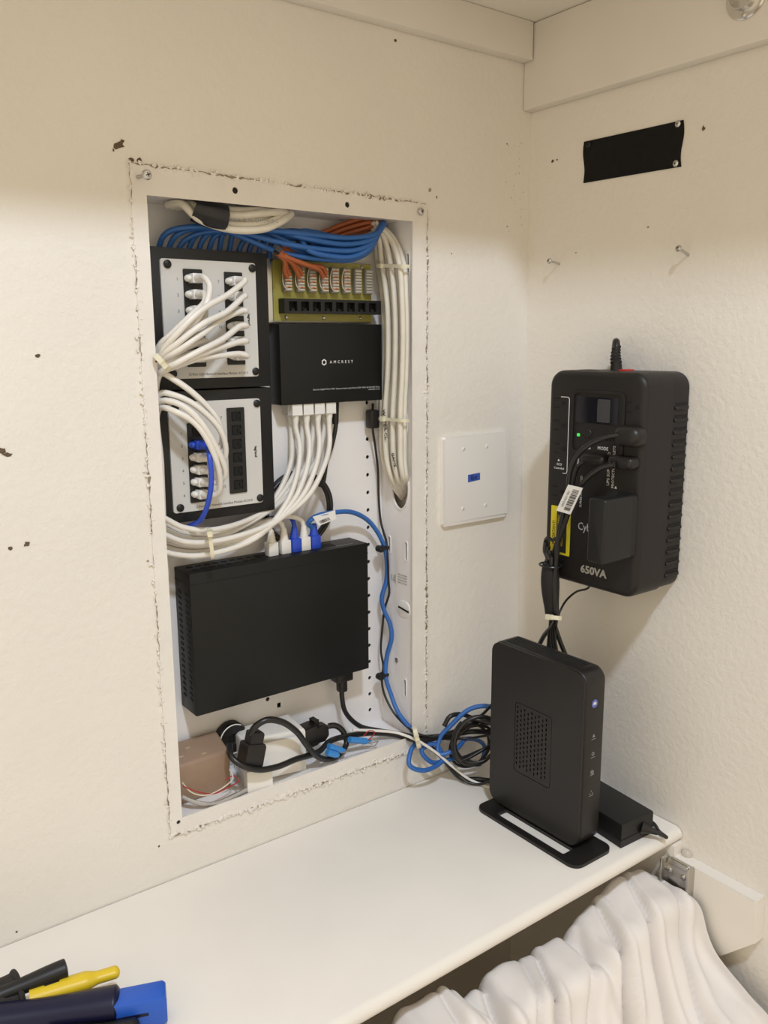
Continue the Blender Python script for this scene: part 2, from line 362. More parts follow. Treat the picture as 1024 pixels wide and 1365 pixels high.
for k, (s, du, dv) in enumerate((('LISTED', 0, .006), ('E 2 1', 0, 0), ('3 7 9', 0, -.006))):
    qq = P(525, 770, x=IXR); text(bm, MS, s, -qq.y+dv*.7, qq.z+dv*0, .0006, .0042, rot=90)
qq = P(537, 772, x=IXR)
for k in range(4): text(bm, MS, 'telecom enclosure', -qq.y, qq.z+.006-.004*k, .0006, .0028)
fin(bm, 'printed_marking', grey_ink, sp)
bm = B(); qq = P(529, 880, x=IXR); lathe(bm, MS @ FT(-qq.y, qq.z, 0), [(0, .0024), (.0022, .0022), (.0038, .001), (.0038, 0)], 12); fin(bm, 'screw', nickel_m, sp)
bm = B(); box(bm, ID, (IXL-.0015, 0, IZB), (IXL, DEP, IZT)); fin(bm, 'side_panel', encl_m, en)
bm = B(); box(bm, ID, (IXL, 0, IZT), (IXR, DEP, IZT+.0015)); fin(bm, 'top_panel', encl_m, en)
bm = B(); box(bm, ID, (IXL, 0, IZB-.0015), (IXR, DEP, IZB)); fin(bm, 'bottom_panel', encl_m, en)
fh = []
for px, py, r in ((313.5, 254, .0036), (463, 273, .0034), (238, 1096, .0026)):
    q = P(px, py, y=-.0015); fh.append(circ(q.x, q.z, r, 12))
bm = B(); plate(bm, FB(0, 0, 0), FL, [[(XL, ZB), (XR, ZB), (XR, ZT), (XL, ZT)]]+fh, -.0003, .0018); flg = fin(bm, 'flange', flange_m, en)
bm = B()
for px, py, r in ((313.5, 254, .0036), (463, 273, .0034), (238, 1096, .0026)):
    q = P(px, py, y=-.0015); cyl(bm, FB(q.x, .003, q.z), 0, 0, 0, .0034, r+.001, 12)
fin(bm, 'hole_backing', hole_m, flg, kind='stuff')
q = P(208, 482, y=-.0018); spot(FB(0, -.0018, 0), flg, q.x, q.z, .0012, 5, name='nick')

def pan_screw(name, M, length, rs, rh, label, m=zinc_m, group=None, ph=True):
    t = thing(name, M @ Vector((0, 0, 0)), label, 'screw', group)
    bm = B(); lathe(bm, M, [(0, -.002), (rs, -.002)]+[(rs*(1 if k % 2 else .82), -.001+(length+.001)*k/14) for k in range(15)], 12); fin(bm, 'shank', m, t)
    bm = B(); lathe(bm, M, [(0, length), (rh, length), (rh, length+rh*.25), (rh*.75, length+rh*.62), (rh*.35, length+rh*.75), (0, length+rh*.77)], 16); h = fin(bm, 'head', m, t)
    if ph:
        bm = B()
        for a in (0, 90): box(bm, M @ Matrix.Rotation(math.radians(a+20), 4, 'Z'), (-rh*.45, -rh*.09, length+rh*.70), (rh*.45, rh*.09, length+rh*.785))
        fin(bm, 'drive_slot', dark_m, h)
    return t
def aim(a, h):
    w = (h-a).normalized(); u_ = Vector((0, 0, 1)).cross(w).normalized(); v_ = w.cross(u_); M = Matrix((u_, v_, w)).transposed().to_4x4(); M.translation = a; return M, (h-a).length
_M, _L = aim(P(183.5, 236, y=-.0018), P(195.5, 233, y=-.024)); pan_screw('flange_screw', _M, _L, .0021, .0052, 'silver screw standing proud of the flange, its shank exposed, near the rusty chipped paint')
q = P(560, 282, y=-.0018); pan_screw('flange_screw', FB(q.x, -.0018, q.z), .0012, .0022, .0048, 'silver screw driven almost flush into the flange above the white cable bundle')

# ------------------------------------------------------------------ patch modules
TH = Matrix.Identity(4)
def module(z0, z1, label, title, prefix):
    x0, x1 = -.5555, -.4090
    t = thing('patch_module', ((x0+x1)/2, .075, z0), label, 'patch panel', 'twelve-port patch modules')
    M = FB(0, .0335, 0)
    bm = B(); box(bm, M, (x0, z0, -.0412), (x1, z1, 0), .0012); fin(bm, 'bracket', black_m, t)
    px0, px1, pz0, pz1 = -.5452, -.4272, z0+.0125, z1-.0125
    bm = B(); prism(bm, M, rrect(px0, px1, pz0, pz1, .003), .0001, .003, .0004, 1); f = fin(bm, 'face_plate', plate_m, t)
    for u in (px0+.008, px1-.0045):
        for v in (pz0+.006, pz1-.006):
            bm = B(); lathe(bm, M @ FT(u, v, .003), [(0, .003), (.0028, .0028), (.0046, .0015), (.0046, 0), (0, 0)], 14); fin(bm, 'push_pin', black_m, f)
    return t, f, M, (px0, px1, pz0, pz1)
def jackcol(t, x, zt, zb):
    """six jacks between zt and zb (centres)"""
    bm = B(); w = .0115; W0 = .0032
    hs = [rrect(x-.0062, x+.0062, zt+(zb-zt)*k/5-.0058, zt+(zb-zt)*k/5+.0058, .0006, 1) for k in range(6)]
    plate(bm, FB(0, .0335, 0), rrect(x-w, x+w, zb-.0105, zt+.0105, .0008, 1), hs, .0031, .0046); j = fin(bm, 'jack_strip', jack_m, t)
    for k in range(6):
        z = zt+(zb-zt)*k/5; bm = B(); M = FB(0, .0335, 0)
        box(bm, M, (x-.0061, z-.0057, .0029), (x+.0061, z+.0057, .0034)); box(bm, M, (x-.0045, z-.0045, .0034), (x-.003, z+.0045, .0042)); box(bm, M, (x+.002, z-.0022, .0034), (x+.006, z+.0022, .0044))
        fin(bm, 'jack', dark_m, j)
UC1, UC2 = (-.5078, .7078, .6200), (-.4572, .7065, .6215)
LC1, LC2 = (-.5125, .5350, .4622), (-.4612, .5500, .4675)
um, uf, UM, ur = module(.5840, .7410, 'black framed patch panel with twelve jacks, full of white plugs, under the blue cables', 'up', '')
lm, lf, LM, lr = module(.4290, .5825, 'black framed patch panel with an empty right jack column, under the fully plugged one', 'low', '')
jackcol(um, *UC1); jackcol(um, *UC2); jackcol(lm, *LC1); jackcol(lm, *LC2)
for (t, f, M, r, c1, c2) in ((um, uf, UM, ur, UC1, UC2), (lm, lf, LM, lr, LC1, LC2)):
    bm = B()
    for k in range(6):
        z = c1[1]+(c1[2]-c1[1])*k/5; text(bm, M, str(k+1), c1[0]-.0185, z-.001, .0031, .0048)
        z = c2[1]+(c2[2]-c2[1])*k/5; text(bm, M, str(k+7), c2[0]-.0185, z-.001, .0031, .0048)
    text(bm, M, '12 Port Cat5 Network Interface Module AC1013' if t is um else '12 Port Cat5 Network Interface Module AC1010', (r[0]+r[1])/2+.006, r[2]+.0045, .0031, .0043, sx=.88)
    fin(bm, 'printed_text', mat('dark_grey_ink', (.10, .10, .10), .5), f)
    bm = B(); lq = P(332, 426, y=.0305) if t is um else P(341, 602, y=.0305); text(bm, M, 'legrand', lq.x, lq.z, .0031, .0046, rot=-90, thick=.0002, bold=.00012); fin(bm, 'logo', black_ink, f)

# ------------------------------------------------------------------ cables
def plug_at(parent, M, m_body, m_boot, latch=True, boot=True, L=.0125, name='plug', sc=1.0):
    M = M @ Matrix.Diagonal((sc, sc, sc, 1))
    bm = B(); box(bm, M, (-.0058, -.0053, -.003), (.0058, .0053, L), .0012); p = fin(bm, name, m_body, parent)
    if latch:
        bm = B(); lathe(bm, M @ FT(-.0075, 0, 0), [(0, -.001), (.0036, .0), (.0042, .003), (.0036, .0062), (.0016, .0085), (0, .009)], 12); fin(bm, 'latch_cover', m_boot, p)
    if boot:
        bm = B(); pr = [(0, L-.001)]
        for k in range(9): pr.append((.0052-.00026*k if k % 2 else .0047-.00026*k, L+.0016*k))
        pr.append((0, L+.0016*8)); lathe(bm, M, pr, 12); fin(bm, 'strain_relief', m_boot, p)
    return p
def cable(name, pts, r, m, label, cat='cable', group=None, plugs=(), n=8, step=.004):
    pts = [Vector(p_) for p_ in pts]
    for p_ in pts:
        if -.31 < p_.y < -.001 and -.03 < p_.z < r+.0006: p_.z = r+.0006
    bm = B(); tube(bm, pts, r, n, step); o = fin(bm, name, m, None, label, cat, group, ang=60)
    for (M, mb, mo, kw) in plugs: plug_at(o, M, mb, mo, **kw)
    return o
RW = .0035
ORD = ['the top jack', 'the second jack down', 'the third jack down', 'the third jack up', 'the last jack but one', 'the bottom jack']
JN = {k+1+6*c: ORD[k]+(', outer column', ', logo-side column')[c] for k in range(6) for c in (0, 1)}
rnd = random.Random(11)
# --- destinations
amc_f = [P(393+15.2*k, 0, y=.0535).x for k in range(4)]
AMZ = .5585
def amc_end(k):      # port k of eight under the small switch; front row k<4
    row = k//4; i = k % 4
    q = P(393.5+15.0*i+(-6 if row else 0), 546, y=(.0535 if row == 0 else .066))
    return Vector((q.x, q.y, AMZ))
MDN = lambda v: Matrix(((1, 0, 0, v.x), (0, -1, 0, v.y), (0, 0, -1, v.z), (0, 0, 0, 1)))     # plug axis w points down
MUP = lambda v: Matrix(((1, 0, 0, v.x), (0, 1, 0, v.y), (0, 0, 1, v.z), (0, 0, 0, 1)))
SWZ = .3665
def sw_end(i): q = P((362, 379, 393, 405.5, 419)[i], 728, y=.052); return Vector((q.x, .052, SWZ))
# bottom bundle: lanes behind the left flange, then across to the right
def lane(i, n):
    f = i/(n-1); y = .016+.03*((i*5) % n)/n
    return [Vector((-.5655+.004*((i*3) % 4)/4, y, .60-.002*i)), Vector((-.5655+.004*((i*3) % 4)/4, y, .50)), Vector((-.5655+.004*((i*3) % 4)/4, y+.004, .42)),
            P(214+rnd.uniform(-2, 2), 690+44*f, y=y), P(244, 703+40*f, y=y*.9), P(284, 706+34*f, y=y*.8)]
def up_amc(k, f):
    e = amc_end(k); d = e - Vector((0, 0, .030)); y = .03 if k < 4 else .05
    i = k % 4
    if k < 4:
        mid = [P(345+4*i, 703+12*f-3*i, y=.020), P(383+9*i, 668-2*i, y=.026), P(398+12*i, 622-2*i, y=.038), P(399+13.5*i, 590, y=.048)]
    else:
        mid = [P(340+4*i, 690+12*f-3*i, y=.038), P(372+8*i, 655-2*i, y=.046), P(388+12*i, 615-2*i, y=.056), P(389+13.5*i, 588, y=.062)]
    return mid + [d, e-Vector((0, 0, .012))]
def up_sw(i, f):
    e = sw_end(i); return [P(320+6*i, 708+6*f, y=.045), P(350+9*i, 695-2*i, y=.050), e+Vector((-.004, 0, .040)), e+Vector((0, 0, .026)), e+Vector((0, 0, .01))]
N = 16
dest = {}
order = [0, 1, 2, 3, 4, 5, 6, 7, 's0', 's1', 's3', 'x', 'x', 'x', 'x', 'x']
lanes_f = [.95, .80, .65, .5, .25, .15, .05, .35, .45, .55, .6, .7, .85, .9, 1., .1]
def tail(i):
    d = order[i]; ln = lane(int(lanes_f[i]*15), N)
    if d == 'x': return ln[:3]+[P(216+2*(i % 3), 725+6*(i % 4), y=.05), Vector((-.545, .060, .372-.004*(i % 4)))], None
    if isinstance(d, int): return ln+up_amc(d, lanes_f[i]), (MDN(amc_end(d)), clear_m, white_pl, dict(latch=False, sc=1.08))
    k = int(d[1]); return ln+up_sw(k, lanes_f[i]), (MUP(sw_end(k)), clear_m, white_pl, dict(latch=False, L=.014, sc=1.22))
def jackM(x, z): return FB(x, .0335-.0046, z)
up_paths = {   # jack number -> route from the plug to the tie at the left edge of the opening
 1: [(279, 379, -.006), (276, 402, -.014), (258, 432, -.014), (232, 455, -.006), (213, 470, .008)],
 2: [(273, 402, -.004), (255, 420, -.010), (228, 446, -.004), (212, 462, .008)],
 3: [(272, 424, -.002), (250, 437, -.006), (226, 457, -.002), (211, 470, .010)],
 4: [(274, 438, -.002), (252, 450, -.008), (228, 466, -.002), (212, 476, .010)],
 5: [(272, 455, -.002), (252, 462, -.008), (230, 474, -.004), (212, 482, .010)],
 6: [(272, 470, -.000), (252, 472, -.004), (230, 481, -.002), (212, 488, .012)],
 7: [(326, 375, .000), (305, 392, -.010), (268, 414, -.020), (235, 446, -.016), (213, 474, .004)],
 8: [(324, 396, .000), (303, 415, -.010), (270, 432, -.020), (236, 458, -.014), (214, 478, .004)],
 9: [(324, 414, .002), (300, 424, -.004), (268, 446, -.016), (236, 468, -.012), (214, 482, .006)],
 10: [(322, 434, .000), (297, 452, -.010), (264, 469, -.018), (236, 484, -.012), (216, 495, .004)],
 11: [(322, 455, .000), (298, 462, -.006), (264, 474, -.014), (236, 486, -.008), (215, 497, .006)],
 12: [(322, 472, .002), (296, 474, -.004), (262, 479, -.010), (236, 488, -.004), (214, 498, .008)]}
for j in range(1, 13):
    c = UC1 if j <= 6 else UC2; k = (j-1) % 6; z = c[1]+(c[2]-c[1])*k/5
    M = jackM(c[0], z); e0 = M @ Vector((0, 0, .016)); e1 = M @ Vector((0, 0, .028))
    route = [e0, e1]+[P(*q[:2], y=q[2]) for q in up_paths[j]]
    tl, pl = tail(j-1)
    cable('patch_cable', route+tl, RW, wcable_m, 'white patch cable in %s, full patch panel' % JN[j], 'cable', 'white patch cables',
          [(M, clear_m, white_pl, {})]+([pl] if pl else []))
low_paths = {
 3: [(296, 590, -.006), (290, 560, -.010), (262, 528, -.006), (232, 506, .002), (214, 498, .010)],
 4: [(299, 612, -.010), (296, 578, -.016), (268, 546, -.012), (236, 528, -.002), (212, 526, .012)],
 5: [(300, 634, -.012), (286, 592, -.020), (258, 552, -.016), (232, 536, -.004), (211, 537, .012)],
 6: [(292, 655, -.008), (287, 610, -.018), (262, 566, -.016), (232, 548, -.006), (212, 545, .014)]}
for n_, j in enumerate((3, 4, 5, 6)):
    z = LC1[1]+(LC1[2]-LC1[1])*(j-1)/5; M = jackM(LC1[0], z); e0 = M @ Vector((0, 0, .016)); e1 = M @ Vector((0, 0, .026))
    tl, pl = tail(12+n_)
    tl = tl[1:]
    cable('patch_cable', [e0, e1]+[P(*q[:2], y=q[2]) for q in low_paths[j]]+tl, RW, wcable_m, 'white patch cable looping into %s, half-empty patch panel' % JN[j], 'cable', 'white patch cables',
          [(M, clear_m, white_pl, {})]+([pl] if pl else []))
# blue patch cable, jack 2 of the lower module to the big switch
z = LC1[1]+(LC1[2]-LC1[1])/5; M = jackM(LC1[0], z); e2 = sw_end(2)
cable('patch_cable', [M @ Vector((0, 0, .016)), M @ Vector((.001, -.002, .026)), P(279, 606, y=-.014), P(282, 640, y=-.018), P(277, 672, y=-.012), P(267, 694, y=.004), P(252, 702, y=.030), P(262, 706, y=.060), P(320, 700, y=.066), P(368, 690, y=.064), P(388, 690, y=.058), e2+Vector((0, 0, .034)), e2+Vector((0, 0, .026)), e2+Vector((0, 0, .01))],
      .0031, bluep_m, 'flat-lying blue patch cable hanging from jack 2 of the lower patch panel', 'cable', None, [(M, bluep_m, bluep_m, {}), (MUP(e2), bluep_m, bluep_m, dict(latch=False, L=.014, sc=1.22))])
# blue network cable: big switch -> down the right side -> out to the coil on the shelf -> modem
e4 = sw_end(4)
bl = [e4+Vector((0, 0, .01)), e4+Vector((-.002, 0, .026)), P(411, 697, y=.048), P(420, 689, y=.044), P(446, 683, y=.044), P(470, 683, y=.050), P(492, 695, y=.056), P(506, 714, y=.056), P(513, 731, y=.054), P(516, 752, y=.052), P(515, 775, y=.054), P(509, 797, y=.056), P(512, 813, y=.054), P(520, 832, y=.048), P(522, 850, y=.046), P(516, 874, y=.052), P(514, 900, y=.050), P(521, 925, y=.040), P(531, 950, y=.022), P(548, 972, y=.004), P(558, 984, y=-.010)]
coil_b = [P(548, 1000, y=-.016), P(546, 1020, y=-.026), P(566, 1027, y=-.034), P(590, 1012, y=-.032), P(580, 992, y=-.022), P(562, 1000, y=-.018), P(575, 1016, y=-.026), P(612, 1010, y=-.034), P(640, 1018, y=-.030), P(646, 995, y=-.02), P(622, 985, y=-.03), P(606, 1000, y=-.04), P(585, 1005, y=-.03), P(586, 985, y=-.022), P(603, 965, y=-.034), P(625, 946, y=-.046), P(645, 941, y=-.060), P(662, 945, y=-.078), P(685, 960, y=-.09)]
netc = cable('network_cable', bl+coil_b, .0034, blue_m, 'blue network cable snaking down the enclosure and coiled on the shelf behind the modem', 'cable', None, [(MUP(e4), bluep_m, bluep_m, dict(latch=False, L=.014, sc=1.22))])
bm = B(); la, lb_, lc_, ld = P(417, 689, y=.040), P(447, 680, y=.040), P(448, 692, y=.040), P(425, 701, y=.040)
off = Vector((0, .0006, 0)); vs = [bm.verts.new(p) for p in (la, lb_, lc_, ld)]; vt = [bm.verts.new(p+off) for p in (la, lb_, lc_, ld)]
bm.faces.new(vs); bm.faces.new(vt[::-1])
for i in range(4): bm.faces.new((vs[i], vs[(i+1) % 4], vt[(i+1) % 4], vt[i]))
lbl = fin(bm, 'flag_label', label_m, netc)
bm = B(); ax = (lc_-ld).normalized(); upn = (la-ld).normalized(); base = ld+ax*.004+upn*.002-Vector((0, .0003, 0)); k = 0; u = 0
while u < .016:
    w = random.choice((.0004, .0008, .0012)); qs = [base+ax*u, base+ax*(u+w), base+ax*(u+w)+upn*.005, base+ax*u+upn*.005]; bm.faces.new([bm.verts.new(p) for p in qs]); u += w+random.choice((.0005, .0009))
fin(bm, 'barcode', black_ink, lbl)

# blue structured wiring bundle above the modules
for i in range(12):
    rb = random.Random(60+i); f = i/11; o = rb.uniform(-1, 1); px0 = 210+13.5*i; row = (i*7 % 12) % 4; lay = (i*7 % 12)//4; g = row/3
    y = .026+.0078*lay; dr = 3.5*(lay % 2)
    pts = [Vector((P(px0, 345, y=.066).x, .066, .715)), P(px0+2, 330, y=.062), P(px0+14+6*o, 312+3*o, y=.054), P(px0+60+8*o, 303+10*f+3*o, y=.5*(y+.05)), P(370+50*f, 308+25*g+dr, y=y), P(432+16*f, 315+27*g+dr, y=y), P(470+3*o, 317+25*g+dr, y=y), P(494+6*(1-g), 312+17*g+dr, y=y), P(507+5*(1-g), 294+8*g, y=.5*(y+.040)), P(511+3*o, 270, y=.044)]
    for p_ in pts: p_.z = min(p_.z, IZT-.0045)
    cable('network_cable', pts, .0034, blue_m, 'blue network cable in the bundle arching over the upper patch panel', 'cable', 'blue cables arching over the patch panel')
# orange cables: top right corner -> left -> fan down to the punch-down blocks
idc_px = [385.5, 402.5, 418.5, 434.5, 448.5, 464, 479, 493.5]
for i in range(6):
    f = i/5; y = .040+.004*(i % 3); tgt = [383, 386, 399, 402, 431, 435][i]; ty = [370, 366, 370, 366, 370, 366][i]
    pts = [P(507-2*f, 272, y=.040+.003*(i % 2)), P(495-3*f, 290+3.2*i, y=.044+.006*(i % 2)), P(466, 296+3.6*i, y=.052+.006*(i % 2)), P(435, 308+3.4*i, y=.054+.006*(i % 2)), P(400-6*(1-f), 326+2*i, y=.048), P(368+3*i, 336+1.2*i, y=.030+.002*(i % 2)), P(372+(tgt-370)*.55, 347+1.2*i, y=.033+.002*(i % 2)), P(tgt-4, ty-9, y=.042), P(tgt, ty, y=.047)]
    pts[0].z = min(pts[0].z, IZT-.003)
    cable('network_cable', pts, .0029, orange_m, 'orange network cable fanning out to the punch-down blocks', 'cable', 'orange cables on the punch-down board')
# cream coax loop with black tape, top of the enclosure
for i in range(5):
    f = i/4; y = .016+.012*((i*2) % 5)/4
    pts = [P(222+6*i, 258-2*i, y=y+.026), P(242+5*i, 272-3*i, y=y+.008), P(262+3*i, 290-9*f, y=y), P(287, 301-22*f, y=y), P(318, 307-26*f, y=y-.004), P(352, 305-28*f, y=y-.004), P(377-4*f, 294-22*f, y=y), P(388-6*f, 274-8*f, y=y+.008)]
    for p_ in pts: p_.z = min(p_.z, IZT-.005)
    loop_c = cable('coax_cable', pts, .0044, ycable_m, 'cream coaxial cable in the taped loop at the top of the enclosure', 'cable', 'cream coaxial loop')
bm = B(); tube(bm, [P(260, 277, y=.022), P(278, 285, y=.017), P(299, 290, y=.016)], .0150, 14, .004); fin(bm, 'electrical_tape', mat('black_tape', (.010, .011, .014), .35), None, 'black electrical tape wound around the cream coaxial loop', 'tape')
bm = B(); q = P(336, 294, y=.004); text(bm, FB(q.x, .0045, q.z), 'ORANG  TYPE  CM  24AWG', 0, 0, 0, .0062, rot=3, sx=.9); fin(bm, 'jacket_print', grey_ink, loop_c)
# tall cream cables down the right side, into the oval opening
for i in range(7):
    f = i/6; dx = -.2195-.0072*(i % 2)
    pts = [P(490+12*f, 292-2*f, y=.054-.012*f-.005*(i % 2)), P(501+22*f, 318-2*f, y=.052-.016*f-.006*(i % 2)), P(504+34*f, 352, x=dx), P(511+30*f, 400, x=dx), P(513+29*f, 450, x=dx), P(512+29*f, 500, x=dx), P(509+30*f, 548, x=dx), P(509+30*f, 585, x=dx), P(512+27*f, 615, x=dx), P(520+21*f, 640-6*f, x=-.2185-.004*(i % 2)), P(529+13*f, 654-12*f, x=-.209), P(536+8*f, 664-14*f, x=-.196)]
    pts[0].z = min(pts[0].z, IZT-.003)
    tall_c = cable('coax_cable', pts, .0039, ycable_m, 'cream cable in the tall bundle running down into the oval opening', 'cable', 'tall cream cable bundle')
bm = B(); a0 = P(513, 566, x=-.2312)
text(bm, Matrix(((0, 0, -1, -.2312), (-1, 0, 0, a0.y), (0, 1, 0, a0.z), (0, 0, 0, 1))), 'WATER CL', 0, 0, 0, .0085, rot=-82, thick=.0003)
b0 = P(525, 613, x=-.2312); text(bm, Matrix(((0, 0, -1, -.2312), (-1, 0, 0, b0.y), (0, 1, 0, b0.z), (0, 0, 0, 1))), 'GAME', 0, 0, 0, .0075, rot=-72, thick=.0003)
fin(bm, 'cable_writing', black_ink, tall_c)
def strap(name, px0, px1, py0, py1, plane, label, head_px=None, m=tie_m, h=.0022, **kw):
    bm = B(); a = P(px0, py0, **plane); b = P(px1, py1, **plane); d = (b-a).normalized()
    c = (a+b)/2; L = (b-a).length/2; vw = (CAM-c).normalized(); up = d.cross(vw).normalized(); nrm = up.cross(d)
    if nrm.dot(vw) < 0: nrm = -nrm
    pts = [a-nrm*.006, a-nrm*.001-d*.0005, a+nrm*.0035+d*.004, c+nrm*.0048, b+nrm*.0035-d*.004, b-nrm*.001+d*.0005, b-nrm*.006]
    path = smooth_path(pts, .003); prev = None
    for p_ in path:
        q_ = [bm.verts.new(p_+up*s*h) for s in (-1, 1)]+[bm.verts.new(p_+up*s*h+nrm*.0012) for s in (1, -1)]
        if prev:
            for k in range(4): bm.faces.new((prev[k], prev[(k+1) % 4], q_[(k+1) % 4], q_[k]))
        prev = q_
    o = fin(bm, name, m, None, label, 'zip tie')
    bm = B(); hp = a+(b-a)*(.3 if head_px is None else head_px)+nrm*.006
    M = Matrix((d, up, nrm)).transposed().to_4x4(); M.translation = hp
    box(bm, M, (-.0035, -.003, -.002), (.0035, .003, .0035), .0006); fin(bm, 'tie_head', m, o)
    return o
strap('zip_tie', 502, 542, 354, 355, dict(x=-.226), 'natural zip tie around the top of the tall cream bundle')
strap('zip_tie', 506, 541, 558, 561, dict(x=-.226), 'natural zip tie just above the handwriting on the tall cream bundle')
strap('zip_tie', 208, 226, 474, 494, dict(y=-.010), 'natural zip tie holding the white patch cables beside the upper patch panel', .5, h=.003)
strap('zip_tie', 279, 284, 705, 745, dict(y=.006), 'natural zip tie around the white patch cables above the big switch', .1)
strap('zip_tie', 362, 374, 346, 328, dict(y=.024), 'black zip tie around the orange cables', .6, m=black_m, h=.0018)
strap('zip_tie', 553, 559, 972, 997, dict(y=-.022), 'natural zip tie gathering the cords at the lower corner of the enclosure', .3, h=.003)

# ------------------------------------------------------------------ punch-down board
pb = thing('punchdown_board', (-.312, .075, .66), 'olive telephone punch-down board with eight clear blocks and a black jack strip', 'circuit board')
MP = FB(0, .0575, 0)
bm = B(); box(bm, FB(0, .0575, 0), (-.3965, .661, -.0172), (-.236, .7385, -.004), .0008); fin(bm, 'bracket', alu_m, pb)
bm = B(); box(bm, MP, (-.3875, .663, -.0038), (-.237, .737, -.002)); board = fin(bm, 'board', pcb_m, pb)
for i, px in enumerate(idc_px):
    x = P(px, 372, y=.050).x; t = B(); zt, zb = .731, .6985
    box(t, MP, (x-.0055, zb, -.002), (x+.0055, zt, .0055), .0006, 1); blk = fin(t, 'punchdown_block', idc_m, pb)
    t = B()
    for k in range(8): box(t, MP, (x-.0046, zb+.002+k*.0037, .0054), (x+.0046, zb+.0042+k*.0037, .0066))
    fin(t, 'contact', mat('idc_contact', (.62, .60, .56), .3, metal=.4), blk)
    if i < 6:
        t = B()
        for k in range(4): tube(t, [MP @ Vector((x-.004, zb+.004+.0074*k, .0066)), MP @ Vector((x-.001, zb+.006+.0074*k, .0078)), MP @ Vector((x+.004, zb+.005+.0074*k, .0068))], .0008, 5)
        fin(t, 'wire_pair', mat('wire_orange', (.55, .22, .08), .5), blk)
        t = B(); x2 = x-.0085
        tube(t, [MP @ Vector((x-.004, zt-.001, .006)), MP @ Vector((x2, zt-.010, .007)), MP @ Vector((x2+.0005, zb+.008, .007)), MP @ Vector((x-.004, zb+.003, .0075))], .0007, 5)
        fin(t, 'wire_pair', mat('wire_pale', (.62, .55, .45), .5), blk)
bm = B(); x0, x1 = -.3805, -.2315
hs = []
for k in range(8):
    c = x0+.0125+k*.0175; hs.append(rrect(c-.006, c+.006, .6752, .6868, .0008, 1))
plate(bm, MP, [(x0, .6722), (x1, .6722), (x1, .6902), (x0, .6902)], hs, -.002, .0125); js = fin(bm, 'jack_strip', jack_m, pb)
for k in range(8):
    c = x0+.0125+k*.0175; t = B(); box(t, MP, (c-.006, .6752, .004), (c+.006, .6868, .0045)); box(t, MP, (c-.0025, .6752, .0046), (c+.0025, .678, .012)); fin(t, 'jack', dark_m, js)
for u in (-.370, -.314, -.2555):
    t = B(); lathe(t, MP @ FT(u, .6675, -.002), [(0, .002), (.0016, .0018), (.0026, .0006), (.0026, 0)], 10); fin(t, 'screw', nickel_m, pb)
t = B(); lathe(t, MP @ FT(-.252, .7335, -.002), [(0, .002), (.0016, .0018), (.0026, .0006), (.0026, 0)], 10); fin(t, 'screw', nickel_m, pb)

# ------------------------------------------------------------------ small switch (black box with white lettering)
sb = thing('network_switch', (-.309, .075, .5585), 'small black network switch with white lettering, below the punch-down board', 'network switch')
bm = B(); box(bm, ID, (-.3885, .0455, .5585), (-.2300, .0748, .6595), .0012); fin(bm, 'case', blackmetal_m, sb)
MA = FB(0, .0455, 0)
bm = B(); text(bm, MA, 'AMCREST', -.2965, .611, .0002, .0052, spacing=1.9)
hexo = [(-.3235+.0040*math.cos(math.radians(60*k+90)), .611+.0042*math.sin(math.radians(60*k+90))) for k in range(6)]
hexi = [(-.3235+.0026*math.cos(math.radians(60*k+90)), .611+.0026*math.sin(math.radians(60*k+90))) for k in range(6)]
plate(bm, MA, hexo, [hexi], 0, .0002); fin(bm, 'logo', white_ink, sb)
bm = B(); text(bm, MA, 'Amcrest Gigabit 9-Port POE+ Ethernet Switch with 8 Ports POE+ 96W, 8x PoE PoE+ Ports', -.2345, .5765, .0002, .0031, align='RIGHT', sx=.92)
text(bm, MA, 'AGPS9E8P-AT-96', -.2345, .5735, .0002, .0026, align='RIGHT'); fin(bm, 'printed_text', mat('dim_ink', (.45, .45, .45), .5), sb)

# ------------------------------------------------------------------ big switch
bs = thing('network_switch', (-.398, .075, .184), 'large plain black network switch hung at the bottom of the enclosure', 'network switch')
SX0, SX1, SZ0, SZ1, SY0, SY1 = -.5305, -.2680, .1840, .3660, .030, .0745
bm = B(); box(bm, ID, (SX0, SY0, SZ0), (SX1, SY1, SZ1), .001); case = fin(bm, 'case', blackmetal_m, bs)
bm = B(); box(bm, ID, (SX0-.0003, SY0-.0004, SZ1-.0145), (SX1+.0003, SY1, SZ1-.0138)); fin(bm, 'lid_seam', dark_m, case)
for row in (0, 1):
    for k in range(19):
        t = B(); zz = SZ0+.018+k*.0075; yy = SY0+.008+row*.020
        M = Matrix(((0, 0, 1, SX0), (1, 0, 0, yy), (0, 1, 0, zz), (0, 0, 0, 1)))
        box(t, M @ Matrix.Rotation(.25, 4, 'Z'), (0, -.0011, -.0006), (.0075, .0011, .0006)); fin(t, 'vent_slot', dark_m, case)
for row in (0, 1):
    for k in range(9):
        t = B(); xx = SX0+.010+k*.0115; yy = SY0+.012+row*.015; box(t, ID, (xx, yy, SZ1-.0006), (xx+.008, yy+.006, SZ1+.0003)); fin(t, 'vent_slot', dark_m, case)
for k in range(28):
    t = B(); zz = SZ0+.018+k*.0050; box(t, ID, (SX1-.0006, SY0+.004, zz), (SX1+.0012, SY0+.010, zz+.0022)); fin(t, 'vent_rib', blackmetal_m, case)
for i in range(8):
    t = B(); xx = sw_end(0).x-.0155+.0148*i; box(t, ID, (xx-.007, .044, SZ1-.0005), (xx+.007, .060, SZ1+.0002)); fin(t, 'port', dark_m, case)
t = B(); text(t, Matrix(((1, 0, 0, 0), (0, 1, 0, 0), (0, 0, 1, SZ1), (0, 0, 0, 1))), 'GIGABIT SWITCH', -.300, .040, .0002, .0035); fin(t, 'printed_text', grey_ink, case)
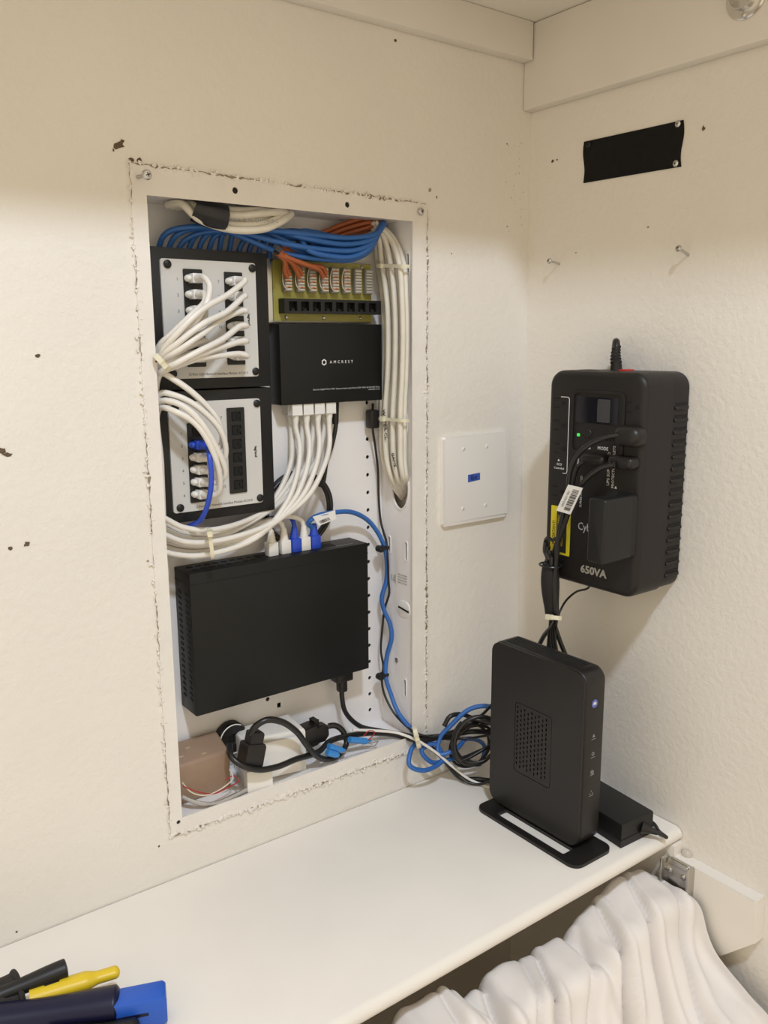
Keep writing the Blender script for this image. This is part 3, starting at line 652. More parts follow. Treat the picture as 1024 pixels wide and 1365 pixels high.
# power plug of the big switch
q = P(455.5, 900, y=.050); zt = SZ0
pc = [Vector((q.x, .05, zt-.030)), P(456, 930, y=.050), P(461, 950, y=.050), P(480, 968, y=.044), P(505, 974, y=.030), P(535, 979, y=.010), P(556, 985, y=-.006), P(585, 1005, y=-.020), P(615, 1037, y=-.036), P(640, 1052, y=-.055), P(672, 1062, y=-.085), Vector((-.135, -.10, .010)), Vector((-.08, -.14, .006))]
pcord = cable('mains_cable', pc, .0036, bcable_m, 'thick black power cord plugged into the underside of the big switch', 'cable')
t = B(); box(t, ID, (q.x-.0135, .040, zt-.016), (q.x+.0135, .060, zt-.0005), .002); box(t, ID, (q.x-.0065, .0435, zt-.033), (q.x+.0065, .0565, zt-.015), .003); fin(t, 'plug', satin_m, pcord)

# ------------------------------------------------------------------ black cords inside the enclosure
def helix(c, ax, ay, az, r, turns, drift, wob, seed, a0=0, n=18):
    rr = random.Random(seed); out = []
    for k in range(int(turns*n)+1):
        a = a0+2*math.pi*k/n; w = 1+wob*noise.noise(Vector((a*.35, seed, 0)))
        out.append(c+ax*(r*w*math.cos(a))+ay*(r*w*math.sin(a))+az*(drift*k/n))
    return out
cc = P(396, 678, y=.066)
pts = [P(447, 541, y=.062), P(448, 565, y=.062), P(442, 595, y=.064), P(436, 612, y=.068)]+helix(cc, Vector((1, 0, 0)), Vector((0, 0, 1)), Vector((0, -1, 0)), .048, 3.2, .0035, .10, 4, a0=.6)
coilc = cable('mains_cable', pts, .0030, bcable_m, 'black power cord coiled behind the white patch cables', 'cable')
t = P(447, 552, y=.062); bm = B(); cyl(bm, MDN(Vector((t.x, .062, .5585))), 0, 0, 0, .030, .0055, 12, .0042); fin(bm, 'plug', satin_m, coilc)
dc = [P(497, 538, y=.066), P(497, 550, y=.062), P(497, 572, y=.060), P(501, 600, y=.062), P(504, 630, y=.066), P(505, 665, y=.068), P(508, 697, y=.064), P(515, 722, y=.056), P(517, 745, y=.048), P(518, 775, y=.050), P(519, 790, y=.048), P(513, 811, y=.060), P(509.5, 840, y=.058), P(508, 868, y=.058), P(511, 889, y=.055), P(509, 905, y=.055), P(512, 924, y=.050), P(525, 950, y=.030), P(543, 969, y=.008), P(557, 978, y=-.014), P(590, 985, y=-.022), P(625, 984, y=-.040), P(660, 980, y=-.075), P(690, 985, y=-.09)]
dco = cable('power_lead', dc, .0017, bcable_m, 'thin black lead with an inline module beside the cream cable bundle', 'cable')
t = B(); a = P(497, 546, y=.061); b = P(497.5, 571, y=.060); box(t, ID, (a.x-.0085, .054, b.z), (a.x+.0075, .068, a.z), .003); fin(t, 'inline_module', satin_m, dco)
for (px, py) in ((509.5, 731), (509.5, 901)):
    c = P(px, py, y=.050); t = B(); box(t, ID, (c.x-.004, .0465, c.z-.0026), (c.x+.0105, .0585, c.z+.0026), .001); o = fin(t, 'cord_clip', black_m, None, 'black clip pinning the blue cable, level with the big switch top' if py < 800 else 'black clip pinning the blue cable, lower, near the switch power plug', 'clip')
    t = B(); cyl(t, FB(c.x-.0045, .054, c.z), 0, 0, 0, .010, .0048, 12, bev=.001); fin(t, 'button', black_m, o)

# ------------------------------------------------------------------ bottom of the enclosure
FZ = IZB+.0002
bb = thing('transformer_box', (-.52, .045, FZ), 'tan plastic transformer box in the lower corner of the enclosure', 'transformer')
Mt = Matrix(((0, 0, 1, 0), (1, 0, 0, 0), (0, 1, 0, 0), (0, 0, 0, 1)))
bm = B(); prism(bm, Mt, [(.030, FZ), (.0685, FZ), (.0685, .141), (.030, .126)], -.5715, -.4875, 0)
bmesh.ops.bevel(bm, geom=list(bm.edges), offset=.004, segments=3, profile=.5, affect='EDGES'); fin(bm, 'housing', tan_m, bb)
for k, (dx, dy) in enumerate(((-.548, .035), (-.520, .030), (-.535, .045))):
    bm = B(); box(bm, FT(dx, dy+.008, .126+(dy-.022)*.39), (-.003, -.001, -.0004), (.003, .001, .0006)); fin(bm, 'vent_mark', mat('tan_light', (.5, .38, .28), .5), bb)
ob = thing('outlet_box', (-.41, .05, FZ), 'white plastic outlet box that the black plugs go into', 'outlet')
bm = B(); prism(bm, FT(0, 0, FZ), [(-.470, .030), (-.385, .014), (-.378, .068), (-.462, .072)], 0, .060, .005, 3); fin(bm, 'housing', white_pl, ob)
bm = B(); prism(bm, FT(0, 0, FZ), [(-.463, .022), (-.396, .009), (-.394, .0145), (-.462, .028)], .004, .054, .002, 2); cv = fin(bm, 'cover_plate', white_pl, ob)
bm = B(); box(bm, FT(-.395, .0105, FZ), (-.002, -.003, .020), (.001, .002, .026)); fin(bm, 'screw', nickel_m, cv)
bm = B(); prism(bm, FT(0, 0, FZ), [(-.478, .004), (-.444, .000), (-.440, .018), (-.474, .022)], 0, .030, .002, 2); fin(bm, 'junction_cube', white_pl, None, 'small white cube beside the tan transformer box', 'junction box')
# round black coil
rc = thing('round_buzzer', (-.478, .063, .13), 'round black buzzer standing behind the tan transformer box', 'buzzer')
q = P(312, 985, y=.058); bm = B(); M = FB(q.x, .074, q.z)
lathe(bm, M, [(0, 0), (.019, 0), (.021, .002), (.021, .012), (.018, .016), (.008, .017), (.006, .014), (0, .014)], 24); fin(bm, 'body', black_m, rc)
bm = B(); tube(bm, [M @ Vector((.020*math.cos(a/10*4.2+1.0), .020*math.sin(a/10*4.2+1.0), .0165)) for a in range(11)], .0008, 6); fin(bm, 'rim_wire', white_pl, rc)
# plugged black power cord looping over the outlet
plM = P(338, 985, y=.010)
lp_ = [P(334, 978, y=.000), P(341, 968, y=-.006), P(355, 960, y=-.010), P(375, 962, y=-.012), P(395, 975, y=-.010), P(408, 992, y=-.006), P(420, 1006, y=-.002), P(435, 1012, y=.004), P(452, 1006, y=.012), P(462, 990, y=.020), P(456, 973, y=.026), P(446, 967, y=.030), P(438, 968, y=.032)]
c1 = cable('mains_cable', lp_, .0042, bcable_m, 'thick black power cord arching over the white outlet box', 'cable')
bm = B(); M = Matrix.Translation(P(336, 998, y=.004)) @ Matrix.Rotation(math.radians(14), 4, 'Y')
prism(bm, M, [(-.013, -.012), (.013, -.012), (.013, .010), (-.013, .010)], -.022, .010, .004, 2, both=True); prism(bm, M, [(-.009, -.009), (.009, -.009), (.009, .007), (-.009, .007)], .008, .024, .003, 2); fin(bm, 'plug', satin_m, c1)
lp2 = [P(306, 992, y=.020), P(308, 1008, y=.004), P(322, 1020, y=-.008), P(345, 1026, y=-.010), P(370, 1022, y=-.008), P(395, 1012, y=-.004), P(425, 1002, y=.004), P(440, 988, y=.016), P(470, 980, y=.022), P(505, 977, y=.020), P(535, 981, y=.008), P(556, 987, y=-.014), P(590, 982, y=-.020), P(630, 975, y=-.036), P(668, 978, y=-.08), P(690, 980, y=-.10)]
cable('mains_cable', lp2, .0040, bcable_m, 'thick black power cord sagging below the white outlet box', 'cable')
c2p = bpy.data.objects.new
pp = thing('cord_connector', P(420, 975, y=.03), 'black cord connector body lying right of the white outlet box', 'connector')
a = P(396, 985, y=.030); b = P(440, 968, y=.032); d = (b-a).normalized(); up = Vector((0, 0, 1)); up = (up-d*up.dot(d)).normalized(); nn = d.cross(up)
M = Matrix((d, up, nn)).transposed().to_4x4(); M.translation = a
bm = B(); prism(bm, M, [(0, -.016), (.026, -.015), (.036, -.008), (.046, -.007), (.046, .007), (.036, .008), (.026, .015), (0, .014)], -.012, .012, .004, 2, both=True); fin(bm, 'body', satin_m, pp)
bm = B(); box(bm, M, (.026, .012, -.006), (.032, .019, .006), .001); fin(bm, 'thumb_tab', satin_m, pp)
# gel wire connectors and loose wires
for k, (x0, y0, x1, y1, yy) in enumerate(((438, 995, 455, 1000, .004), (466, 986, 488, 988, .008), (436, 1003, 448, 1006, -.001))):
    a = P(x0, y0, y=yy); b = P(x1, y1, y=yy); bm = B(); tube(bm, [a, (a+b)/2, b], .0045, 10); tube(bm, [b, b+(b-a)*.25], .0032, 8); fin(bm, 'wire_connector', mat('sky_blue_plastic', (.05, .26, .66), .35), None, 'small blue gel-filled wire connector on the enclosure sill', 'wire connector', 'blue wire connectors')
wires = [([(488, 988, .008), (494, 984, .004), (500, 976, .002), (492, 974, .006), (484, 982, .008)], redw_m, 'thin red wire curling beside the blue wire connectors'),
         ([(488, 989, .006), (497, 990, .000), (504, 988, -.001), (500, 994, -.001), (488, 996, .0), (470, 1000, .0), (455, 1004, .0)], mat('wire_grey', (.25, .22, .2), .5), 'thin grey wire trailing from the blue wire connectors'),
         ([(244, 1048, .006), (262, 1055, .002), (285, 1058, .0), (305, 1049, .001), (318, 1041, .003), (312, 1034, .008), (300, 1040, .008)], redw_m, 'thin red wire looping under the tan transformer box'),
         ([(243, 1043, .008), (255, 1056, .003), (275, 1060, .0), (300, 1048, .002), (311, 1037, .004), (306, 1025, .01)], mat('wire_cream', (.75, .68, .55), .5), 'thin cream wire twisted below the tan transformer box'),
         ([(243, 1062, .018), (262, 1070, .008), (285, 1072, .004), (305, 1066, .004), (330, 1052, .008)], grey_m, 'grey round cable lying in the lower corner of the enclosure')]
for pts, m, lab in wires:
    pl = [P(*p_[:2], y=p_[2]) for p_ in pts]
    rr_ = .0030 if m is grey_m else .0008
    for p_ in pl: p_.z = max(p_.z, (ZB if p_.y < .001 else IZB)+rr_+.0002)
    cable('wire' if rr_ < .002 else 'network_cable', pl, rr_, m, lab, 'wire' if rr_ < .002 else 'cable', n=6)
# white cord leaving through the tie
pts = [P(470, 973, y=.020), P(500, 974, y=.014), P(530, 977, y=.004), P(556, 987, y=-.020), P(580, 1002, y=-.030), P(605, 1023, y=-.040), P(628, 1040, y=-.052), P(660, 1058, y=-.085), Vector((-.13, -.10, .012))]
cable('speaker_wire', pts, .0021, white_pl, 'thin white cord running from the enclosure across the zip tie to the shelf', 'cable')
# black coiled cords behind the modem
for k, (px, py, yy, r, tn, rad, lab) in enumerate(((628, 990, -.040, .030, 3.4, .0021, 'black coiled lead hung in tight loops beside the modem'), (634, 985, -.060, .034, 2.3, .0026, 'thicker black coiled lead spilling towards the modem'))):
    c = P(px, py, y=yy); ax = Vector((.82, -.45, .1)).normalized(); ay = Vector((.1, .1, .98)).normalized(); az = ax.cross(ay)
    pts = helix(c, ax, ay, az, r, tn, .004, .35, 20+k, a0=1.2+k)
    pts += [c+ax*.05+Vector((0, 0, -.01)), Vector((-.10, -.11, .05)), Vector((-.09, -.13, .02))]
    for p_ in pts: p_.z = max(p_.z, .004); p_.y = min(p_.y, -.004)
    cable('power_lead', pts, rad, bcable_m, lab, 'cable')
for k, (pts, rad, lab) in enumerate((
    ([P(556, 982, y=-.012), P(590, 979, y=-.016), P(620, 968, y=-.03), P(640, 955, y=-.05), P(660, 935, y=-.08), P(680, 915, y=-.095)], .0023, 'black lead slanting up behind the modem from the zip tie'),
    ([P(592, 968, y=-.028), P(600, 955, y=-.03), P(615, 952, y=-.034), P(632, 958, y=-.044), P(650, 963, y=-.06), P(672, 970, y=-.085)], .0034, 'thick black lead curving over the coils beside the modem'),
    ([P(585, 1000, y=-.024), P(604, 1024, y=-.03), P(622, 1042, y=-.05), P(640, 1046, y=-.065), P(656, 1040, y=-.085), Vector((-.12, -.11, .02))], .0019, 'thin black lead drooping onto the shelf beside the modem'))):
    for p_ in pts: p_.z = max(p_.z, .004)
    cable('power_lead', pts, rad, bcable_m, lab, 'cable')

# ------------------------------------------------------------------ blank wall plate
a = P(586, 583, y=-.004); b = P(672, 686, y=-.004)
wp = thing('wall_plate', ((-.1639-.0373)/2, 0, .3804), 'white blank wall plate with four screws and a scrap of blue tape', 'wall plate')
M = FB(0, -.0002, 0)
bm = B(); prism(bm, M, rrect(-.1640, -.0372, .3800, .5070, .004), 0, .0060, .0045, 3); fin(bm, 'plate', wplate_m, wp)
for px, py in ((618, 598.5), (649, 595), (617, 678), (647, 673.5)):
    q = P(px, py, y=-.006); bm = B(); lathe(bm, FB(q.x, -.0061, q.z), [(0, .0014), (.0015, .0013), (.003, .0005), (.0033, -.0005)], 14); sc = fin(bm, 'screw', wplate_m, wp)
    bm = B(); box(bm, FB(q.x, -.0061, q.z) @ Matrix.Rotation(.9, 4, 'Z'), (-.0016, -.00035, .0010), (.0016, .00035, .0015)); fin(bm, 'screw_slot', grey_ink, sc)
q0, q1, q2, q3 = P(624, 633, y=-.0063), P(640, 630, y=-.0063), P(640, 639.5, y=-.0063), P(624, 643, y=-.0063)
bm = B(); prism(bm, FB(0, -.0062, 0), [(q3.x, q3.z), (q2.x, q2.z), (q1.x, q1.z), (q0.x, q0.z)], 0, .0003); tp = fin(bm, 'blue_tape', tape_m, wp)
bm = B(); text(bm, FB((q0.x+q2.x)/2, -.0066, (q0.z+q2.z)/2), 'Ent', 0, -.0005, 0, .009, rot=4); fin(bm, 'handwriting', navy_m, tp)

# ------------------------------------------------------------------ right wall: patch, nails, brackets
bm = B(); UV = []
cs = [P(779, 189, x=-.001), P(911, 160, x=-.001), P(908, 222, x=-.001), P(778, 244, x=-.001)]
n = 14; grid = []
for i in range(n+1):
    row = []
    for j in range(n+1):
        s, t = i/n, j/n; p_ = cs[0].lerp(cs[1], s).lerp(cs[3].lerp(cs[2], s), t)
        p_.y += .0016*math.sin(t*math.pi*2.0)*(1 if s < .5 else -1)*abs(2*s-1)**3
        p_.x = -.0012-.0008*abs(noise.noise(Vector((s*3, t*3, 1))))-.0025*max(0, abs(2*s-1)-.85)*abs(2*t-1)
        row.append(p_)
    grid.append(row)
va = [[bm.verts.new(p_) for p_ in r_] for r_ in grid]; vb = [[bm.verts.new(Vector((-.0001, p_.y, p_.z))) for p_ in r_] for r_ in grid]
for i in range(n):
    for j in range(n):
        bm.faces.new((va[i][j], va[i+1][j], va[i+1][j+1], va[i][j+1])); bm.faces.new((vb[i][j], vb[i][j+1], vb[i+1][j+1], vb[i+1][j]))
ed = [(i, 0) for i in range(n)]+[(n, j) for j in range(n)]+[(i, n) for i in range(n, 0, -1)]+[(0, j) for j in range(n, 0, -1)]
for k in range(len(ed)):
    (i, j), (i2, j2) = ed[k], ed[(k+1) % len(ed)]; bm.faces.new((va[i][j], va[i2][j2], vb[i2][j2], vb[i][j]))
pt = fin(bm, 'wall_patch', patch_m, None, 'black fabric patch screwed to the side wall at its corners', 'patch')
for px, py, m in ((904, 165, zinc_m), (901, 218, zinc_m), (785, 193, black_m)):
    q = P(px, py, x=-.002); bm = B(); lathe(bm, FR(-.0018, q.y, q.z), [(0, .0022), (.0016, .0021), (.0038, .0008), (.0038, -.001)], 14); sc = fin(bm, 'screw', m, pt)
    bm = B(); cyl(bm, FR(-.0018, q.y, q.z), 0, 0, .0021, .0024, .0011, 8); fin(bm, 'drive_recess', dark_m, sc)
for (px, py, hx_, hy_, lab) in ((746, 352, 733, 348, 'bare screw sticking out of the side wall near the corner'), (918, 340, 905, 331.5, 'bare screw sticking out of the side wall below the end of the black patch')):
    a = P(px, py, x=0); h = P(hx_, hy_, x=-.0165); d = (a-h).normalized(); w = -d; u_ = Vector((0, 0, 1)).cross(w).normalized(); v_ = w.cross(u_)
    M = Matrix((u_, v_, w)).transposed().to_4x4(); M.translation = a
    pan_screw('wall_screw', M, (h-a).length, .0017, .0040, lab)
# round rod socket on the upper cleat
q = P(996, -5, x=-.019); rs = thing('rod_socket', (-.019, q.y, q.z), 'round chrome closet rod socket on the board below the overhead shelf', 'rod socket')
M = FR(-.019, q.y, q.z)
bm = B(); lathe(bm, M, [(.0145, .0005), (.0145, .004), (.012, .005), (.0235, .0), (.0235, .002), (.022, .0036), (.0155, .004), (.0148, .013), (.0135, .013), (.0135, .003), (0, .003)][3:], 28); fin(bm, 'cup', chrome_m, rs)
for a in (30, 150, 270):
    u, v = .019*math.cos(math.radians(a)), .019*math.sin(math.radians(a)); bm = B(); lathe(bm, M @ FT(u, v, .0035), [(0, .0018), (.0014, .0016), (.0026, .0006), (.0026, 0)], 12); fin(bm, 'screw', zinc_m, rs)
# lower rod bracket on the cleat
CX = -.0198
br = thing('rod_bracket', (CX, -.322, -.08), 'nickel closet rod bracket screwed to the clipped board below the shelf', 'rod bracket')
M = FR(CX, 0, 0); tl = P(886, 1139, x=CX-.006); rt = P(923, 1160, x=CX-.006); u0, u1 = -tl.y, -rt.y; vt = tl.z+.002
bm = B(); prism(bm, M, rrect(u0+.003, u1-.003, vt-.075, vt-.003, .006), 0, .0035, .001); fin(bm, 'back_plate', nickel_m, br)
for ua, ub_, dw in ((u0, u0+.004, .016), (u1-.004, u1, .014)):
    bm = B(); prism(bm, M, [(ua, vt-.06), (ub_, vt-.06), (ub_, vt-.004), ((ua+ub_)/2, vt-.001), (ua, vt-.004)], 0, dw, .0012); fin(bm, 'side_lip', nickel_m, br)
bm = B(); prism(bm, M, rrect(u0+.006, u1-.006, vt-.012, vt-.004, .002), .0035, .006, .001); fin(bm, 'upper_rib', nickel_m, br)
for px, py in ((892, 1159), (910, 1170)):
    q = P(px, py, x=CX-.005); bm = B(); lathe(bm, M @ FT(-q.y, q.z, .0035), [(0, .003), (.0025, .0026), (.0042, .001), (.0042, 0)], 14); sc = fin(bm, 'screw', zinc_m, br)
    bm = B(); box(bm, M @ FT(-q.y, q.z, .0035) @ Matrix.Rotation(.6, 4, 'Z'), (-.002, -.0004, .0026), (.002, .0004, .0032)); fin(bm, 'drive_slot', dark_m, sc)
q = P(911, 1142, x=-.010); bm = B(); M2 = FR(-.0005, q.y, q.z); lathe(bm, M2, [(0, .008), (.003, .008), (.006, .006), (.0075, .003), (.0075, 0)], 18)
fin(bm, 'shelf_bumper', mat('clear_vinyl', (.62, .57, .50), .2, alpha=.75), None, 'small translucent round bumper above the nickel bracket', 'bumper')

# ------------------------------------------------------------------ battery backup on the right wall
UX = -.090; UY0, UY1, UZ0, UZ1 = .1290, .2800, .3245, .5995     # u range (= -y), z range
ub = thing('battery_backup', (0, -(UY0+UY1)/2, UZ0), 'black battery backup unit with outlets and cords, hung on the side wall', 'battery backup')
MU = FR(0, 0, 0)
bm = B(); softbox(bm, MU, UY0-.001, UY1-.002, UZ0+.001, UZ1-.001, .020, .0005, .036, .0025, back=True); fin(bm, 'rear_case', ups_m, ub)
bm = B(); softbox(bm, MU, UY0, UY1, UZ0, UZ1, .020, .0362, -UX, .008); front = fin(bm, 'front_case', ups_m, ub)
for k in range(15):     # ribs on the side, front to wall
    zz = UZ1-.040-k*.0150; t = B(); box(t, ID, (-.036+.008, -(UY1-.002)-.0005, zz), (-.004, -(UY1-.002)+.002, zz+.0024)); fin(t, 'vent_slot', dark_m, ub)
    t = B(); box(t, ID, (-.036+.006, -(UY1-.002)-.0020, zz-.0062), (-.003, -(UY1-.002)+.001, zz-.0016), .0008, 1); fin(t, 'rib', ups_m, ub)
MF = FR(UX, 0, 0)
def uf_(px, py): q = P(px, py, x=UX); return -q.y, q.z
lu, lv = uf_(764, 519); ru, rv = uf_(831, 612)
bm = B(); plate(bm, MF, rrect(lu, ru, rv, lv-.000, .008, 4), [rrect(lu+.0035, ru-.0035, rv+.0035, lv-.0035, .006, 4)], 0, .0016); fin(bm, 'display_bezel', satin_m, front)
a0, a1 = uf_(769, 528); b0, b1 = uf_(824, 566)
bm = B(); prism(bm, MF, rrect(a0, b0, b1-.001, a1, .002, 3), .0001, .0007); sc = fin(bm, 'screen', lcd_m, front)
c0, _ = uf_(797, 545); c1_, _ = uf_(814, 545)
bm = B(); prism(bm, MF, rrect(c0, c1_, b1+.001, a1-.002, .001, 2), .0007, .0009); fin(bm, 'screen_backlight', lcdb_m, sc)
a0, a1 = uf_(784, 578); bm = B(); lathe(bm, MF @ FT(a0, a1, 0), [(0, .0012), (.0052, .0012), (.0058, .0006), (.0058, 0)], 18); fin(bm, 'power_button', satin_m, front)
a0, a1 = uf_(771.5, 579.5); bm = B(); prism(bm, MF, rrect(a0-.0022, a0+.0022, a1-.0020, a1+.0020, .001, 2), 0, .0006); fin(bm, 'power_light', green_led, front)
def outlet(px, py, flip=False, parent=front):
    u, v = uf_(px, py); t = B(); s = -1 if flip else 1
    box(t, MF, (u-.0075*s-.004, v+.0050, 0), (u-.0075*s+.004, v+.0068, .0004)); box(t, MF, (u-.0075*s-.0035, v-.0068, 0), (u-.0075*s+.0035, v-.0050, .0004)); cyl(t, MF, u+.004*s, v, 0, .0004, .0028, 10)
    fin(t, 'outlet', dark_m, parent)
for px, py in ((748, 537), (748, 567), (748, 598), (746, 655), (846, 543)): outlet(px, py)
x0, y0 = uf_(750, 529); x1, y1 = uf_(757, 630)
def line(bm, pts, w=.0004):
    pts = [MF @ Vector((u, v, .0003)) for u, v in pts]; tube(bm, pts, w, 6, .004)
bm = B(); x2, _ = uf_(758.5, 560); x3, y3 = uf_(752, 631)
tube(bm, [MF @ Vector((u, v, .0002)) for u, v in ((x0-.002, y0), (x2-.003, y0), (x2-.0008, y0-.0008), (x2, y0-.003), (x2, y3+.003), (x2-.0008, y3+.0008), (x2-.003, y3), (x3-.002, y3))], .00045, 6, raw=True)
a0, a1 = uf_(746, 619); text(bm, MF, 'ECO', a0, a1, .0003, .0042); a0, a1 = uf_(745.5, 624); text(bm, MF, 'Controlled', a0, a1, .0003, .0038)
a0, a1 = uf_(745, 613.5); prism(bm, MF, [(a0-.0018, a1-.001), (a0+.0018, a1-.001), (a0, a1+.0018)], 0, .0003)
a0, a1 = uf_(804, 598); text(bm, MF, 'MODE', a0, a1, .0003, .0058); a0, a1 = uf_(782, 597); text(bm, MF, 'POWER', a0, a1, .0003, .0040)
a0, a1 = uf_(811, 640); text(bm, MF, 'UPS SUPPORTED', a0, a1+.014, .0003, .0056, rot=90); a0, a1 = uf_(817.5, 640); text(bm, MF, 'PROTECTED OUTLETS', a0, a1+.016, .0003, .0052, rot=90)
a0, a1 = uf_(775, 655); text(bm, MF, 'SURGE PROTECTED', a0, a1, .0003, .0046, rot=90); a0, a1 = uf_(771, 617); text(bm, MF, 'SURGE', a0, a1, .0003, .004, rot=90)
a0, a1 = uf_(821, 650); prism(bm, MF, [(a0-.0016, a1-.0012), (a0+.0016, a1-.0012), (a0, a1+.002)], 0, .0003)
fin(bm, 'printed_text', white_ink, front)
bm = B(); a0, a1 = uf_(770.5, 701); text(bm, MF, 'CyberPower', a0, a1, .0003, .0140, align='LEFT', sx=.9); fin(bm, 'logo', mat('logo_grey', (.42, .42, .41), .4), front)
bm = B(); a0, a1 = uf_(775, 759); text(bm, MF, '650VA', a0-.001, a1+.001, .0003, .0138, align='LEFT', thick=.0003, sx=1.08, bold=.0004); fin(bm, 'rating_text', mat('logo_grey', (.42, .42, .41), .4), front)
s0, s1 = uf_(735.5, 673); s2, s3 = uf_(759, 742)
bm = B(); prism(bm, MF, rrect(s0, s2, s3, s1, .001, 2), .00005, .0003); st = fin(bm, 'yellow_sticker', ystick_m, front)
bm = B(); prism(bm, MF, rrect(s0+.010, s2-.006, s3+.003, s1-.004, .0005, 2), .0003, .0004); text(bm, MF, 'IMPORTANT!', s0+.0058, (s1+s3)/2-.004, .0004, .0070, rot=90, sx=.8); fin(bm, 'sticker_print', black_ink, st)
bm = B()
for k in range(4): text(bm, MF, 'Please read this before plugging in', s0+.0125+.0026*k, (s1+s3)/2, .0005, .0030, rot=90)
fin(bm, 'sticker_lines', ystick_m, st)
# reset button, top slot, mains cord with ribbed strain relief on top
q = P(836, 488, x=-.055); bm = B(); box(bm, ID, (-.064, q.y-.006, UZ1-.002), (-.048, q.y+.006, UZ1+.0022), .001); fin(bm, 'reset_button', red_m, ub)
q = P(785, 487, x=-.060); bm = B(); box(bm, ID, (-.066, q.y-.012, UZ1-.001), (-.054, q.y+.012, UZ1+.0004)); fin(bm, 'top_slot', dark_m, ub)
a = P(822, 487, x=-.045); b = P(817, 462, x=-.045); bm = B(); path = [a.lerp(b, k/12)+Vector((.008*(k/12)**2, 0, 0)) for k in range(13)]
path[0].z = UZ1-.003
tube(bm, path, .006, 12, raw=True, rads=[(.0080-.0002*k if k % 2 == 0 else .0068-.0002*k) for k in range(13)]); fin(bm, 'strain_relief', black_m, ub)
e = path[-1]; bm = B(); tube(bm, [path[-2], e+Vector((.001, .002, .004)), e+Vector((.007, .007, .006)), e+Vector((.015, .014, .000)), e+Vector((.021, .018, -.012)), Vector((-.0065, e.y+.020, UZ1+.004)), Vector((-.0055, e.y+.022, UZ1+.0005))], .0048, 10); fin(bm, 'mains_cord', bcable_m, ub)

# plugs and cords on the unit
def FRv(px, py, x): return P(px, py, x=x)
BX = -.105
bun = [(741, 715, -.108), (737, 745, -.104), (734, 775, -.102), (735, 806, -.098), (736, 826, -.094), (737, 848, -.090), (736, 872, -.086), (736, 900, -.082)]
def bund(du, dx, s=0): return [P(px+du, py, x=x+dx) for px, py, x in bun[s:]]
k1 = cable('mains_cable', [P(826, 580, x=-.106), P(812, 582, x=-.112), P(790, 590, x=-.118), P(770, 607, x=-.122), P(760, 630, x=-.122), P(757, 660, x=-.120), P(750, 690, x=-.117), P(746, 705, x=-.114)]+bund(5, -.004, 1)[:4]+[P(725, 848, x=-.085), P(716, 866, x=-.078), P(706, 890, x=-.072)], .0033, bcable_m, 'black power cord from the upper plug on the battery backup', 'cable')
c = P(838, 582, x=-.100); bm = B(); softbox(bm, FR(UX-.0002, c.y, c.z), -.019, .019, -.0125, .0125, .0122, 0, .019, .009); fin(bm, 'plug', satin_m, k1)
bm = B(); pa = [P(828-1.9*k, 580.5+.35*k, x=-.102-.0008*k) for k in range(11)]; tube(bm, pa, .005, 10, raw=True, rads=[(.0066-.00022*k if k % 2 == 0 else .0054-.00022*k) for k in range(11)]); fin(bm, 'strain_relief', satin_m, k1)
k2 = cable('mains_cable', [P(818, 620, x=-.108), P(806, 622, x=-.112), P(790, 631, x=-.116), P(776, 645, x=-.119), P(766, 662, x=-.120), P(756, 690, x=-.118), P(748, 712, x=-.112)]+bund(2, .004, 1)[:4]+[P(745, 850, x=-.082), P(755, 876, x=-.076), P(763, 900, x=-.070)], .0032, bcable_m, 'black power cord from the lower plug on the battery backup', 'cable')
c = P(831, 617, x=-.100); bm = B(); prism(bm, FR(UX-.0002, c.y, c.z), rrect(-.020, .016, -.0075, .0075, .006, 4), 0, .016, .005, 3); fin(bm, 'plug', satin_m, k2)
bm = B(); pa = [P(822-1.7*k, 619+.35*k, x=-.104-.0008*k) for k in range(9)]; tube(bm, pa, .005, 10, raw=True, rads=[(.0060-.00022*k if k % 2 == 0 else .0049-.00022*k) for k in range(9)]); fin(bm, 'strain_relief', satin_m, k2)
c = P(795, 613, x=-.097); bm = B(); prism(bm, FR(UX-.0002, c.y, c.z), rrect(-.022, .014, -.0065, .0065, .006, 4), 0, .012, .004, 3)
k3 = cable('power_lead', [P(781, 615, x=-.098), P(773, 619, x=-.102), P(768, 628, x=-.104), P(763, 650, x=-.106), P(753, 690, x=-.106), P(745, 715, x=-.106)]+bund(-1, .002, 1)+[Vector((-.078, -.165, .12))], .0026, bcable_m, 'black lead of the flat plug left of the wall-wart on the battery backup', 'cable'); fin(bm, 'plug', satin_m, k3)
# wall-wart adapter
wa = thing('power_adapter', (-.12, -.262, .379), 'black wall-wart power adapter plugged into the front of the battery backup', 'power adapter')
bm = B(); prism(bm, FR(UX-.0003, 0, 0), rrect(.2440, .2765, .378, .4560, .006, 4), 0, .010, .002, 2); fin(bm, 'collar', black_m, wa)
bm = B(); prism(bm, FR(UX-.0003, 0, 0), rrect(.2515, .2770, .3785, .4560, .004, 4), .010, .060, .003, 3); fin(bm, 'housing', black_m, wa)
